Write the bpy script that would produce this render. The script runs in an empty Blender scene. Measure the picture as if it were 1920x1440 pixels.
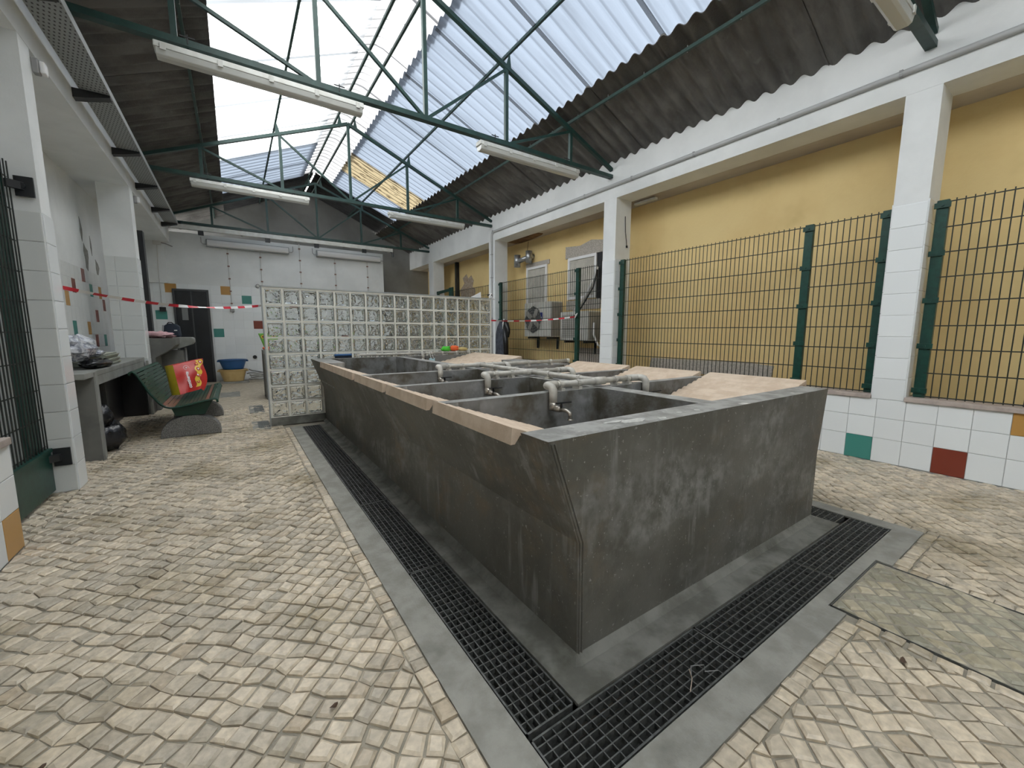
import bpy, math, random
from mathutils import Matrix, Vector, noise as mnoise
random.seed(7)
S = bpy.context.scene
COL = S.collection
PI = math.pi

# ------------------------------------------------------------------ camera, sky, exposure
H = 1.185                      # camera height; x right along the tank front, y into the hall, z up
FPX = 761.0
RC = ((0.8272, -0.5619, 0.0021), (0.0689, 0.1055, 0.9920), (-0.5577, -0.8204, 0.1259))   # world -> camera rows
def _ortho():
    a = Vector(RC[0]).normalized(); c = Vector(RC[2]); c = (c - a*c.dot(a)).normalized(); b = c.cross(a)
    return a, b, c
_a, _b, _c = _ortho()
cam_d = bpy.data.cameras.new('camera'); cam = bpy.data.objects.new('camera', cam_d); COL.objects.link(cam)
cam.matrix_world = Matrix(((_a.x, _b.x, _c.x, 0), (_a.y, _b.y, _c.y, 0), (_a.z, _b.z, _c.z, H), (0, 0, 0, 1)))
cam_d.sensor_width = 36.0; cam_d.lens = FPX/1920*36.0; cam_d.clip_start = 0.02; cam_d.clip_end = 200
S.camera = cam

world = bpy.data.worlds.new('overcast_sky'); S.world = world; world.use_nodes = True
_bg = world.node_tree.nodes['Background']
_bg.inputs[0].default_value = (1.0, 0.985, 0.955, 1); _bg.inputs[1].default_value = 4.2

S.view_settings.view_transform = 'Standard'; S.view_settings.look = 'None'
S.view_settings.exposure = 0.72; S.view_settings.gamma = 1.0; S.view_settings.use_curve_mapping = False
S.cycles.max_bounces = 14; S.cycles.diffuse_bounces = 6; S.cycles.transmission_bounces = 10; S.cycles.transparent_max_bounces = 12
S.cycles.sample_clamp_indirect = 8.0

# ------------------------------------------------------------------ materials
def s2l(c):
    f = lambda v: v/12.92 if v <= 0.04045 else ((v+0.055)/1.055)**2.4
    return tuple(f(v/255.0) for v in c)
def new_mat(name):
    m = bpy.data.materials.new(name); m.use_nodes = True
    nt = m.node_tree
    return m, nt, nt.nodes, nt.links, nt.nodes['Principled BSDF']
def mat(name, c1, c2=None, scale=6.0, rough=0.6, bump=0.0, bscale=60.0, detail=4.0, stretch=(1, 1, 1), lo=0.35, hi=0.65, metal=0.0, spec=0.5, obj_rand=0.0, space='world', bdist=0.01, c3=None, scale3=2.0, lo3=.55, hi3=.7, stretch3=(1, 1, 1)):
    """colour varied between c1 and c2 (linear rgb) by noise in world position; optional third colour in big patches"""
    m, nt, N, L, P = new_mat(name)
    P.inputs['Roughness'].default_value = rough; P.inputs['Metallic'].default_value = metal
    P.inputs['Specular IOR Level'].default_value = spec
    geo = N.new('ShaderNodeNewGeometry') if space == 'world' else N.new('ShaderNodeTexCoord')
    out = geo.outputs['Position'] if space == 'world' else geo.outputs['Object']
    def tex(sc, st, det=detail):
        mp = N.new('ShaderNodeMapping'); mp.inputs['Scale'].default_value = st
        L.new(out, mp.inputs['Vector'])
        n = N.new('ShaderNodeTexNoise'); n.inputs['Scale'].default_value = sc; n.inputs['Detail'].default_value = det
        n.inputs['Roughness'].default_value = 0.6
        L.new(mp.outputs[0], n.inputs['Vector']); return n
    def mixc(f, a, b):
        mx = N.new('ShaderNodeMix'); mx.data_type = 'RGBA'; L.new(f, mx.inputs['Factor'])
        for k, v in ((6, a), (7, b)):
            if isinstance(v, tuple): mx.inputs[k].default_value = (*v[:3], 1)
            else: L.new(v, mx.inputs[k])
        return mx.outputs[2]
    def ramp(f, lo, hi):
        r = N.new('ShaderNodeMapRange'); r.inputs['From Min'].default_value = lo; r.inputs['From Max'].default_value = hi
        r.interpolation_type = 'SMOOTHSTEP'; L.new(f, r.inputs['Value']); return r.outputs[0]
    col = None
    if c2 is not None:
        col = mixc(ramp(tex(scale, stretch).outputs['Fac'], lo, hi), c1, c2)
    if c3 is not None:
        col = mixc(ramp(tex(scale3, stretch3).outputs['Fac'], lo3, hi3), col if col is not None else c1, c3)
    if obj_rand:
        oi = N.new('ShaderNodeObjectInfo'); hs = N.new('ShaderNodeHueSaturation')
        mr = N.new('ShaderNodeMapRange'); mr.inputs['To Min'].default_value = 1-obj_rand; mr.inputs['To Max'].default_value = 1+obj_rand
        L.new(oi.outputs['Random'], mr.inputs['Value']); L.new(mr.outputs[0], hs.inputs['Value'])
        if col is None: hs.inputs['Color'].default_value = (*c1, 1)
        else: L.new(col, hs.inputs['Color'])
        col = hs.outputs[0]
    if col is None: P.inputs['Base Color'].default_value = (*c1, 1)
    else: L.new(col, P.inputs['Base Color'])
    if bump:
        b = N.new('ShaderNodeBump'); b.inputs['Strength'].default_value = bump; b.inputs['Distance'].default_value = bdist
        L.new(tex(bscale, (1, 1, 1)).outputs['Fac'], b.inputs['Height']); L.new(b.outputs[0], P.inputs['Normal'])
    return m

M = {}
M['white_wall'] = mat('white_paint', (.78, .80, .80), (.70, .72, .72), 1.5, .7, .12, 90, c3=(.60, .60, .57), scale3=.9, lo3=.6, hi3=.8)
M['grey_wall'] = mat('grey_render', (.30, .30, .29), (.24, .24, .23), 1.6, .85, .15, 60)
M['yellow_wall'] = mat('yellow_paint', (.80, .62, .30), (.75, .56, .26), 1.3, .75, .25, 30, c3=(.62, .46, .20), scale3=1.1, lo3=.56, hi3=.8)
M['soffit'] = mat('soffit_plaster', (.55, .51, .46), (.42, .37, .32), 1.4, .85, .1, 60, stretch=(1, .5, 1))
M['rust_stain'] = mat('damp_soffit_stain', (.22, .12, .05), (.10, .05, .025), 7, .9, .2, 60)
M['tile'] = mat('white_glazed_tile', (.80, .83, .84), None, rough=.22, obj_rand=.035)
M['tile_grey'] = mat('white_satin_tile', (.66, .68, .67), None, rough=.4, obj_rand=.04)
M['tile_teal'] = mat('teal_tile', (.055, .25, .215), None, rough=.25, obj_rand=.06)
M['tile_red'] = mat('oxblood_tile', (.22, .04, .022), None, rough=.25, obj_rand=.06)
M['tile_gold'] = mat('ochre_tile', (.50, .27, .075), None, rough=.25, obj_rand=.06)
M['grout'] = mat('grout', (.45, .46, .46), rough=.9)
M['stone_sill'] = mat('pinkish_stone', (.48, .41, .37), (.38, .32, .29), 14, .6, .1, 80)
M['granite'] = mat('granite_lintel', (.52, .48, .43), (.36, .33, .29), 50, .85, .4, 120)
M['basin_old'] = mat('dark_cement', (.085, .083, .073), (.125, .122, .108), 3.2, .62, .25, 70, stretch=(1, 1, .55), lo=.38, hi=.66, c3=(.20, .205, .195), scale3=2.0, lo3=.56, hi3=.80, stretch3=(.8, .8, 1.3), bdist=.006)
M['basin_top'] = mat('worn_cement_rim', (.19, .19, .178), (.31, .31, .295), 11, .6, .3, 60, lo=.38, hi=.62, c3=(.50, .49, .46), scale3=8, lo3=.60, hi3=.72)
M['basin_in'] = mat('stained_tank_lining', (.17, .172, .168), (.075, .068, .05), 5, .8, .4, 45, lo=.42, hi=.66, c3=(.26, .265, .265), scale3=3, lo3=.55, hi3=.7)
M['limescale'] = mat('limescale', (.50, .50, .47), (.36, .36, .34), 40, .7)
M['kerb'] = mat('grey_concrete', (.31, .305, .275), (.23, .225, .20), 8, .85, .35, 110, c3=(.13, .13, .11), scale3=2.4, lo3=.58, hi3=.8)
M['plinth'] = mat('stained_concrete', (.20, .20, .18), (.11, .11, .095), 6, .8, .3, 90, c3=(.06, .062, .045), scale3=4, lo3=.55, hi3=.75)
M['trench'] = mat('dark_trench', (.035, .036, .034), (.02, .02, .02), 12, .9)
M['iron'] = mat('galvanised_dark_iron', (.15, .155, .15), (.09, .095, .09), 40, .45, .1, 150, metal=.4)
M['mortar'] = mat('sandy_mortar', (.33, .30, .24), (.25, .23, .185), 12, .95, .4, 150, c3=(.30, .30, .27), scale3=1.5)
M['green'] = mat('dark_green_paint', (.008, .058, .042), (.005, .040, .030), 20, .4, .05, 80)
M['green_truss'] = mat('truss_green_paint', (.020, .058, .050), (.015, .043, .037), 12, .45)
M['wire'] = mat('coated_wire', (.016, .020, .016), rough=.5)
M['pvc'] = mat('grey_pvc', (.53, .51, .46), (.40, .385, .35), 14, .45)
M['conduit'] = mat('grey_conduit', (.30, .30, .30), rough=.5)
M['pvc_grey'] = mat('grey_beam_conduit', (.44, .45, .45), rough=.45)
M['conduit_light'] = mat('painted_conduit', (.62, .62, .60), rough=.5)
M['brass_clip'] = mat('rusty_clip', (.22, .12, .09), rough=.6)
M['tap'] = mat('tap_metal', (.50, .47, .42), (.35, .32, .28), 60, .3, metal=.7)
M['black'] = mat('black_plastic', (.012, .012, .013), rough=.35)
M['dark_metal'] = mat('black_steel', (.018, .020, .022), rough=.45)
M['slab'] = mat('terracotta_washboard', (.60, .49, .38), (.50, .39, .29), 10, .75, .15, 120)
M['asbestos'] = mat('fibre_cement_sheet', (.170, .165, .155), (.105, .10, .094), 2.2, .9, .35, 50, stretch=(1.0, 2.6, 1), c3=(.20, .20, .19), scale3=5, lo3=.6, hi3=.8)
M['asbestos_dark'] = mat('dark_end_sheet', (.050, .052, .055), (.032, .033, .035), 4, .85)  # darker sheet colour for the closed far bay
M['lamp_body'] = mat('lamp_housing', (.62, .63, .60), (.54, .54, .50), 9, .5)
M['diffuser'] = mat('lamp_diffuser', (.62, .63, .60), rough=.25)
M['diffuser'].node_tree.nodes['Principled BSDF'].inputs['Transmission Weight'].default_value = .15
M['tray'] = mat('galvanised_tray', (.36, .38, .38), rough=.5, metal=.2)
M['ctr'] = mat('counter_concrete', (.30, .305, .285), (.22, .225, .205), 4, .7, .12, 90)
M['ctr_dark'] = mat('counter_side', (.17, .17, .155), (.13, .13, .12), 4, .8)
M['bench_green'] = mat('bench_enamel', (.006, .052, .030), (.005, .040, .024), 10, .45)
M['bench_red'] = mat('bench_bare_slats', (.23, .085, .065), (.15, .10, .06), 18, .4)
M['foot'] = mat('speckled_concrete', (.26, .255, .24), (.12, .115, .105), 130, .9, .2, 200, lo=.42, hi=.58)
M['mortar_glass'] = mat('glass_block_mortar', (.76, .75, .68), (.68, .67, .60), 20, .8)
M['blue'] = mat('blue_plastic', (.02, .10, .27), rough=.35)
M['cream'] = mat('cream_plastic', (.62, .45, .20), (.55, .38, .16), 5, .4)
M['hose'] = mat('grey_hose', (.33, .33, .31), rough=.5)
M['navy'] = mat('navy_fabric', (.022, .032, .05), rough=.8)
M['denim'] = mat('dark_denim', (.03, .035, .05), (.07, .08, .10), 14, .9)
M['pink'] = mat('pink_cloth', (.62, .35, .38), (.72, .48, .50), 20, .9)
M['red'] = mat('red_bag', (.56, .030, .022), (.47, .024, .018), 10, .35)
M['yellow'] = mat('yellow_bag', (.50, .38, .02), (.42, .32, .02), 10, .4)
M['bright_yellow'] = mat('yellow_print', (.82, .55, .05), rough=.4)
M['white'] = mat('white_print', (.8, .8, .8), rough=.5)
M['avocado'] = mat('green_printed_bag', (.10, .33, .03), (.16, .42, .06), 9, .45)
M['brown'] = mat('brown_print', (.18, .08, .03), rough=.5)
M['lime'] = mat('lime_cloth', (.09, .62, .05), rough=.8)
M['orange'] = mat('orange_cloth', (.80, .14, .04), rough=.8)
M['straw'] = mat('straw_cloth', (.62, .48, .20), rough=.8)
M['pale_blue'] = mat('pale_blue_mask', (.42, .62, .70), rough=.8)
M['film'] = mat('plastic_film', (.60, .62, .66), (.26, .28, .34), 26, .2, .4, 30, lo=.42, hi=.6)
M['paper'] = mat('paper_sheaf', (.42, .44, .37), (.27, .28, .23), 30, .7, .2, 40, stretch=(1, 1, 6))
M['black_bag'] = mat('black_bin_liner', (.010, .010, .012), (.025, .026, .03), 8, .22, .5, 22)
M['ac_white'] = mat('ac_casing', (.66, .66, .62), (.58, .57, .52), 6, .45)
M['ac_grille'] = mat('ac_fan_grille', (.075, .078, .08), rough=.6)
M['ac_side'] = mat('ac_side_panel', (.34, .33, .30), rough=.55)
M['ac_blue'] = mat('ac_sticker', (.012, .03, .24), rough=.4)
M['steel'] = mat('duct_steel', (.45, .46, .47), (.30, .31, .32), 20, .3, metal=.8)
M['tape_white'] = mat('tape_white', (.78, .78, .78), rough=.4)
M['tape_red'] = mat('tape_red', (.60, .03, .05), rough=.4)
M['door'] = mat('black_door', (.016, .018, .021), (.011, .012, .014), 4, .3)
M['door_frame'] = mat('door_aluminium', (.06, .063, .066), rough=.4)
M['note'] = mat('paper_notice', (.22, .23, .23), rough=.7)
M['board'] = mat('grey_boarding', (.52, .50, .44), (.44, .42, .37), 9, .8)
M['bare'] = mat('bare_plaster', (.36, .25, .17), (.50, .42, .34), 20, .9)
M['grime'] = mat('grey_mould_stain', (.30, .30, .28), (.22, .22, .20), 20, .9)
M['leaf'] = mat('dry_leaf', (.09, .055, .035), rough=.8)

def stone_mat(name, a, b, d):
    m, nt, N, L, P = new_mat(name)
    at = N.new('ShaderNodeAttribute'); at.attribute_name = 'tone'
    geo = N.new('ShaderNodeNewGeometry')
    n = N.new('ShaderNodeTexNoise'); n.inputs['Scale'].default_value = 40; n.inputs['Detail'].default_value = 5; L.new(geo.outputs['Position'], n.inputs['Vector'])
    n2 = N.new('ShaderNodeTexNoise'); n2.inputs['Scale'].default_value = 1.6; n2.inputs['Detail'].default_value = 3; L.new(geo.outputs['Position'], n2.inputs['Vector'])
    r = N.new('ShaderNodeValToRGB'); r.color_ramp.elements[0].color = (*b, 1); r.color_ramp.elements[1].color = (*a, 1); L.new(at.outputs['Fac'], r.inputs[0])
    e = r.color_ramp.elements.new(.12); e.color = (*d, 1)
    hs = N.new('ShaderNodeHueSaturation'); mr = N.new('ShaderNodeMapRange'); mr.inputs['From Min'].default_value = .3; mr.inputs['From Max'].default_value = .7; mr.inputs['To Min'].default_value = .78; mr.inputs['To Max'].default_value = 1.15
    L.new(n.outputs['Fac'], mr.inputs['Value']); L.new(mr.outputs[0], hs.inputs['Value']); L.new(r.outputs[0], hs.inputs['Color'])
    mx = N.new('ShaderNodeMix'); mx.data_type = 'RGBA'; mx.blend_type = 'MULTIPLY'; mx.inputs[7].default_value = (.62, .60, .52, 1)
    mr2 = N.new('ShaderNodeMapRange'); mr2.inputs['From Min'].default_value = .5; mr2.inputs['From Max'].default_value = .68; L.new(n2.outputs['Fac'], mr2.inputs['Value'])
    L.new(mr2.outputs[0], mx.inputs['Factor']); L.new(hs.outputs[0], mx.inputs[6]); L.new(mx.outputs[2], P.inputs['Base Color'])
    bu = N.new('ShaderNodeBump'); bu.inputs['Strength'].default_value = .5; bu.inputs['Distance'].default_value = .006; L.new(n.outputs['Fac'], bu.inputs['Height']); L.new(bu.outputs[0], P.inputs['Normal'])
    P.inputs['Roughness'].default_value = .42
    return m
M['stone'] = stone_mat('limestone_setts', (.66, .565, .43), (.49, .405, .295), (.43, .38, .30))
M['stone_hatch'] = stone_mat('mortared_setts', (.50, .44, .32), (.38, .34, .245), (.31, .30, .235))

def far_paving():
    m, nt, N, L, P = new_mat('far_limestone_paving')
    geo = N.new('ShaderNodeNewGeometry'); mp = N.new('ShaderNodeMapping'); mp.inputs['Rotation'].default_value = (0, 0, PI/4)
    L.new(geo.outputs['Position'], mp.inputs['Vector'])
    b = N.new('ShaderNodeTexBrick'); b.inputs['Scale'].default_value = 1; b.inputs['Brick Width'].default_value = .064; b.inputs['Row Height'].default_value = .062; b.inputs['Mortar Size'].default_value = .005
    b.inputs['Color1'].default_value = (.60, .52, .40, 1); b.inputs['Color2'].default_value = (.45, .38, .28, 1); b.inputs['Mortar'].default_value = (.17, .16, .13, 1); b.inputs['Mortar Smooth'].default_value = .3
    L.new(mp.outputs[0], b.inputs['Vector']); L.new(b.outputs['Color'], P.inputs['Base Color'])
    bu = N.new('ShaderNodeBump'); bu.inputs['Strength'].default_value = .4; bu.inputs['Distance'].default_value = .004; bu.invert = True; L.new(b.outputs['Fac'], bu.inputs['Height']); L.new(bu.outputs[0], P.inputs['Normal'])
    P.inputs['Roughness'].default_value = .6
    return m
M['far_paving'] = far_paving()

def sheet_mat(name, tcol, dcol, fac, dirt=None, rib=.55, ribw=.72):
    """thin plastic sheet: part clear, part translucent; rib shading is painted into the valleys of the corrugation"""
    m, nt, N, L, P = new_mat(name)
    N.remove(P); out = N['Material Output']
    tr = N.new('ShaderNodeBsdfTransparent'); tl = N.new('ShaderNodeBsdfTranslucent'); gl = N.new('ShaderNodeBsdfGlossy')
    tc = N.new('ShaderNodeTexCoord'); sp = N.new('ShaderNodeSeparateXYZ'); L.new(tc.outputs['Object'], sp.inputs[0])
    mu = N.new('ShaderNodeMath'); mu.operation = 'MULTIPLY'; mu.inputs[1].default_value = 2*PI/.1788; L.new(sp.outputs['Y'], mu.inputs[0])
    si = N.new('ShaderNodeMath'); si.operation = 'SINE'; L.new(mu.outputs[0], si.inputs[0])
    rm = N.new('ShaderNodeMapRange'); rm.inputs['From Min'].default_value = -ribw; rm.inputs['From Max'].default_value = -1.0; rm.inputs['To Min'].default_value = 1; rm.inputs['To Max'].default_value = rib; L.new(si.outputs[0], rm.inputs['Value'])  # colour darkened in the valleys to imitate rib shading
    geo = N.new('ShaderNodeNewGeometry'); mp = N.new('ShaderNodeMapping'); mp.inputs['Scale'].default_value = (.5, 7, 1) if not dirt else (1.2, 9, 1); L.new(geo.outputs['Position'], mp.inputs['Vector'])
    n = N.new('ShaderNodeTexNoise'); n.inputs['Scale'].default_value = 1.6 if not dirt else 4.0; n.inputs['Detail'].default_value = 5; L.new(mp.outputs[0], n.inputs['Vector'])
    mr = N.new('ShaderNodeMapRange'); mr.inputs['From Min'].default_value = .45 if not dirt else .52; mr.inputs['From Max'].default_value = .75 if not dirt else .62; L.new(n.outputs['Fac'], mr.inputs['Value'])
    def colour(c, d):
        mx = N.new('ShaderNodeMix'); mx.data_type = 'RGBA'; mx.inputs[6].default_value = (*c, 1); mx.inputs[7].default_value = (*d, 1); L.new(mr.outputs[0], mx.inputs['Factor'])
        hs = N.new('ShaderNodeHueSaturation'); L.new(mx.outputs[2], hs.inputs['Color']); L.new(rm.outputs[0], hs.inputs['Value']); return hs.outputs[0]
    L.new(colour(tcol, dirt or tuple(.8*v for v in tcol)), tr.inputs[0]); L.new(colour(dcol, dirt or tuple(.8*v for v in dcol)), tl.inputs[0])
    a = N.new('ShaderNodeMixShader'); a.inputs[0].default_value = fac; L.new(tr.outputs[0], a.inputs[1]); L.new(tl.outputs[0], a.inputs[2])
    gl.inputs['Roughness'].default_value = .25
    b = N.new('ShaderNodeMixShader'); b.inputs[0].default_value = .04; L.new(a.outputs[0], b.inputs[1]); L.new(gl.outputs[0], b.inputs[2]); L.new(b.outputs[0], out.inputs[0])
    return m
M['sky_bright'] = sheet_mat('bright_rooflight_sheet', (.80, .83, .86), (.75, .78, .80), .45, rib=.8)  # extra transmission stands in for a brighter sky over the left slope
M['sky_cap'] = sheet_mat('bright_ridge_cap', (.225, .23, .24), (.225, .23, .24), .5, rib=.84)  # paler than the bluish sheets, paints the bright band along the ridge
M['sky_blue'] = sheet_mat('bluish_rooflight_sheet', (.093, .112, .140), (.103, .124, .156), .62, rib=.72)
M['sky_dirty'] = sheet_mat('mouldy_yellow_rooflight', (.09, .075, .05), (.16, .135, .085), .75, dirt=(.035, .027, .016), rib=.35)
M['lap'] = sheet_mat('rooflight_lap_strip', (.20, .21, .22), (.20, .21, .22), .5)  # added strip that dims the joint, standing in for doubled sheets
M['lap_blue'] = sheet_mat('bluish_lap_strip', (.34, .34, .34), (.26, .26, .26), .3)

def glass_mat():
    m, nt, N, L, P = new_mat('wavy_block_glass')
    P.inputs['Base Color'].default_value = (.95, .975, .96, 1); P.inputs['Roughness'].default_value = .0
    P.inputs['Transmission Weight'].default_value = 1; P.inputs['IOR'].default_value = 1.45
    geo = N.new('ShaderNodeNewGeometry'); tc = N.new('ShaderNodeTexCoord'); sp = N.new('ShaderNodeSeparateXYZ'); L.new(tc.outputs['Object'], sp.inputs[0])
    n = N.new('ShaderNodeTexNoise'); n.inputs['Scale'].default_value = 13; n.inputs['Detail'].default_value = 0.6; n.inputs['Distortion'].default_value = 1.2
    L.new(geo.outputs['Position'], n.inputs['Vector'])
    def edge(o):
        ab = N.new('ShaderNodeMath'); ab.operation = 'ABSOLUTE'; L.new(o, ab.inputs[0])
        r = N.new('ShaderNodeMapRange'); r.inputs['From Min'].default_value = .066; r.inputs['From Max'].default_value = .076; r.inputs['To Min'].default_value = 1; r.inputs['To Max'].default_value = 0; L.new(ab.outputs[0], r.inputs['Value']); return r.outputs[0]
    mm = N.new('ShaderNodeMath'); mm.operation = 'MULTIPLY'; L.new(edge(sp.outputs['X']), mm.inputs[0]); L.new(edge(sp.outputs['Z']), mm.inputs[1])
    hh = N.new('ShaderNodeMath'); hh.operation = 'MULTIPLY'; L.new(mm.outputs[0], hh.inputs[0]); L.new(n.outputs['Fac'], hh.inputs[1])
    bu = N.new('ShaderNodeBump'); bu.inputs['Strength'].default_value = 1.0; bu.inputs['Distance'].default_value = .03
    L.new(hh.outputs[0], bu.inputs['Height']); L.new(bu.outputs[0], P.inputs['Normal'])
    return m
def basin_mat():
    m, nt, N, L, P = new_mat('dark_rendered_cement')
    geo = N.new('ShaderNodeNewGeometry')
    def nz(sc, st=(1, 1, 1), det=5, rot=(0, 0, 0)):
        mp = N.new('ShaderNodeMapping'); mp.inputs['Scale'].default_value = st; mp.inputs['Rotation'].default_value = rot; L.new(geo.outputs['Position'], mp.inputs['Vector'])
        n = N.new('ShaderNodeTexNoise'); n.inputs['Scale'].default_value = sc; n.inputs['Detail'].default_value = det; n.inputs['Roughness'].default_value = .65; L.new(mp.outputs[0], n.inputs['Vector']); return n.outputs['Fac']
    def rg(f, lo, hi, a=0, b=1):
        r = N.new('ShaderNodeMapRange'); r.interpolation_type = 'SMOOTHSTEP'; r.inputs['From Min'].default_value = lo; r.inputs['From Max'].default_value = hi; r.inputs['To Min'].default_value = a; r.inputs['To Max'].default_value = b; L.new(f, r.inputs['Value']); return r.outputs[0]
    def mul(a, b):
        q = N.new('ShaderNodeMath'); q.operation = 'MULTIPLY'; L.new(a, q.inputs[0]); L.new(b, q.inputs[1]); return q.outputs[0]
    def mix(f, a, b):
        x = N.new('ShaderNodeMix'); x.data_type = 'RGBA'; L.new(f, x.inputs['Factor'])
        for k, v in ((6, a), (7, b)):
            if isinstance(v, tuple): x.inputs[k].default_value = (*v, 1)
            else: L.new(v, x.inputs[k])
        return x.outputs[2]
    c = mix(rg(nz(1.7), .38, .64), (.088, .085, .072), (.135, .131, .114))
    c = mix(mul(rg(nz(1.1, (1, 1, 1.4)), .50, .66), rg(nz(9), .35, .6)), c, (.165, .130, .088))           # brown bloom
    c = mix(mul(rg(nz(1.5, (.8, .8, 1.6), 4, (.5, .4, 0)), .46, .66), rg(nz(16, (1, 1, .8)), .32, .68)), c, (.235, .235, .222))   # pale scuffs
    c = mix(mul(rg(nz(16, (1, 1, .10), 3), .52, .68), rg(nz(2.2), .45, .62)), c, (.22, .22, .208))       # vertical runs
    c = mix(rg(nz(60, (1, 1, 1), 2), .66, .72), c, (.26, .26, .24))                                        # specks
    L.new(c, P.inputs['Base Color']); P.inputs['Roughness'].default_value = .55
    bu = N.new('ShaderNodeBump'); bu.inputs['Strength'].default_value = .3; bu.inputs['Distance'].default_value = .006; L.new(nz(40), bu.inputs['Height']); L.new(bu.outputs[0], P.inputs['Normal'])
    return m
M['basin'] = basin_mat()
M['glass_block'] = glass_mat()
def tray_mat():
    m, nt, N, L, P = new_mat('perforated_galvanised_tray')
    P.inputs['Roughness'].default_value = .5
    geo = N.new('ShaderNodeNewGeometry'); mp = N.new('ShaderNodeMapping'); mp.inputs['Scale'].default_value = (38, 20, 1); L.new(geo.outputs['Position'], mp.inputs['Vector'])
    b = N.new('ShaderNodeTexBrick'); b.inputs['Scale'].default_value = 1; b.inputs['Brick Width'].default_value = 1.0; b.inputs['Row Height'].default_value = 1.0; b.inputs['Mortar Size'].default_value = .31; b.inputs['Mortar Smooth'].default_value = .05
    b.inputs['Color1'].default_value = (.03, .03, .03, 1); b.inputs['Color2'].default_value = (.03, .03, .03, 1); b.inputs['Mortar'].default_value = (.30, .32, .32, 1)
    L.new(mp.outputs[0], b.inputs['Vector']); L.new(b.outputs['Color'], P.inputs['Base Color'])
    return m
M['tray_perf'] = tray_mat()

# ------------------------------------------------------------------ geometry helpers
class MB:
    def __init__(s): s.v = []; s.f = []; s.mi = []; s.cur = 0
    def _add(s, vs, fs):
        o = len(s.v); s.v += [tuple(p) for p in vs]; s.f += [tuple(i+o for i in f) for f in fs]; s.mi += [s.cur]*len(fs); return s
    def box(s, x0, y0, z0, x1, y1, z1):
        return s._add([(x0,y0,z0),(x1,y0,z0),(x1,y1,z0),(x0,y1,z0),(x0,y0,z1),(x1,y0,z1),(x1,y1,z1),(x0,y1,z1)],
                      [(0,3,2,1),(4,5,6,7),(0,1,5,4),(1,2,6,5),(2,3,7,6),(3,0,4,7)])
    def bar(s, a, b, w, h=None, up=(0,0,1)):
        """square bar from a to b, width w across, height h along up"""
        a = Vector(a); b = Vector(b); h = w if h is None else h
        d = (b-a).normalized(); u = Vector(up)
        if abs(d.dot(u)) > .98: u = Vector((1, 0, 0)) if abs(d.x) < .9 else Vector((0, 1, 0))
        r = d.cross(u).normalized(); u = r.cross(d)
        vs = []
        for p in (a, b):
            for i, j in ((-1,-1),(1,-1),(1,1),(-1,1)): vs.append(p + r*(i*w/2) + u*(j*h/2))
        return s._add(vs, [(0,1,2,3),(7,6,5,4),(0,4,5,1),(1,5,6,2),(2,6,7,3),(3,7,4,0)])
    def tube(s, pts, r, n=8, cap=True):
        pts = [Vector(p) for p in pts]; rs = r if isinstance(r, (list, tuple)) else [r]*len(pts)
        prev = None; rings = []
        for i, p in enumerate(pts):
            d = (pts[min(i+1, len(pts)-1)] - pts[max(i-1, 0)]).normalized()
            if prev is None:
                u = Vector((0, 0, 1)) if abs(d.z) < .9 else Vector((1, 0, 0)); a = d.cross(u).normalized()
            else: a = (prev - d*prev.dot(d)).normalized()
            prev = a; b = d.cross(a)
            rings.append([p + (a*math.cos(2*PI*k/n) + b*math.sin(2*PI*k/n))*rs[i] for k in range(n)])
        vs = [q for rg in rings for q in rg]; fs = []
        for i in range(len(rings)-1):
            for k in range(n): fs.append((i*n+k, i*n+(k+1) % n, (i+1)*n+(k+1) % n, (i+1)*n+k))
        if cap: fs.append(tuple(range(n-1, -1, -1))); fs.append(tuple((len(rings)-1)*n+k for k in range(n)))
        return s._add(vs, fs)
    def prism(s, poly, a0, a1, axis='y'):
        """poly of 2-d points extruded along axis: y -> (x,z), x -> (y,z), z -> (x,y)"""
        mk = {'y': lambda p, t: (p[0], t, p[1]), 'x': lambda p, t: (t, p[0], p[1]), 'z': lambda p, t: (p[0], p[1], t)}[axis]
        n = len(poly); vs = [mk(p, a0) for p in poly] + [mk(p, a1) for p in poly]
        return s._add(vs, [tuple(range(n)), tuple(range(2*n-1, n-1, -1))] + [(i, i+n, (i+1) % n+n, (i+1) % n) for i in range(n)])
    def lathe(s, prof, c=(0,0,0), n=24, sx=1, sy=1):
        vs = []; fs = []
        for r, z in prof:
            for k in range(n): vs.append((c[0]+r*sx*math.cos(2*PI*k/n), c[1]+r*sy*math.sin(2*PI*k/n), c[2]+z))
        for i in range(len(prof)-1):
            for k in range(n): fs.append((i*n+k, i*n+(k+1) % n, (i+1)*n+(k+1) % n, (i+1)*n+k))
        return s._add(vs, fs)
    def quad(s, a, b, c, d): return s._add([a, b, c, d], [(0,1,2,3)])
    def mesh(s, name, mats):
        me = bpy.data.meshes.new(name); me.from_pydata(s.v, [], s.f)
        mats = mats if isinstance(mats, (list, tuple)) else [mats]
        for m in mats: me.materials.append(M[m] if isinstance(m, str) else m)
        if len(mats) > 1: me.polygons.foreach_set('material_index', s.mi)
        me.update(); return me
    def build(s, name, mats, parent=None, smooth=False, bevel=0.0, **kw):
        me = s.mesh(name, mats)
        import bmesh
        bm = bmesh.new(); bm.from_mesh(me); bmesh.ops.recalc_face_normals(bm, faces=bm.faces); bm.to_mesh(me); bm.free()
        if smooth:
            me.polygons.foreach_set('use_smooth', [True]*len(me.polygons))
        o = link(name, me, parent)
        if bevel:
            b = o.modifiers.new('bevel', 'BEVEL'); b.width = bevel; b.segments = 2; b.limit_method = 'ANGLE'; b.angle_limit = math.radians(40)
        return tag(o, **kw)
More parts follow.
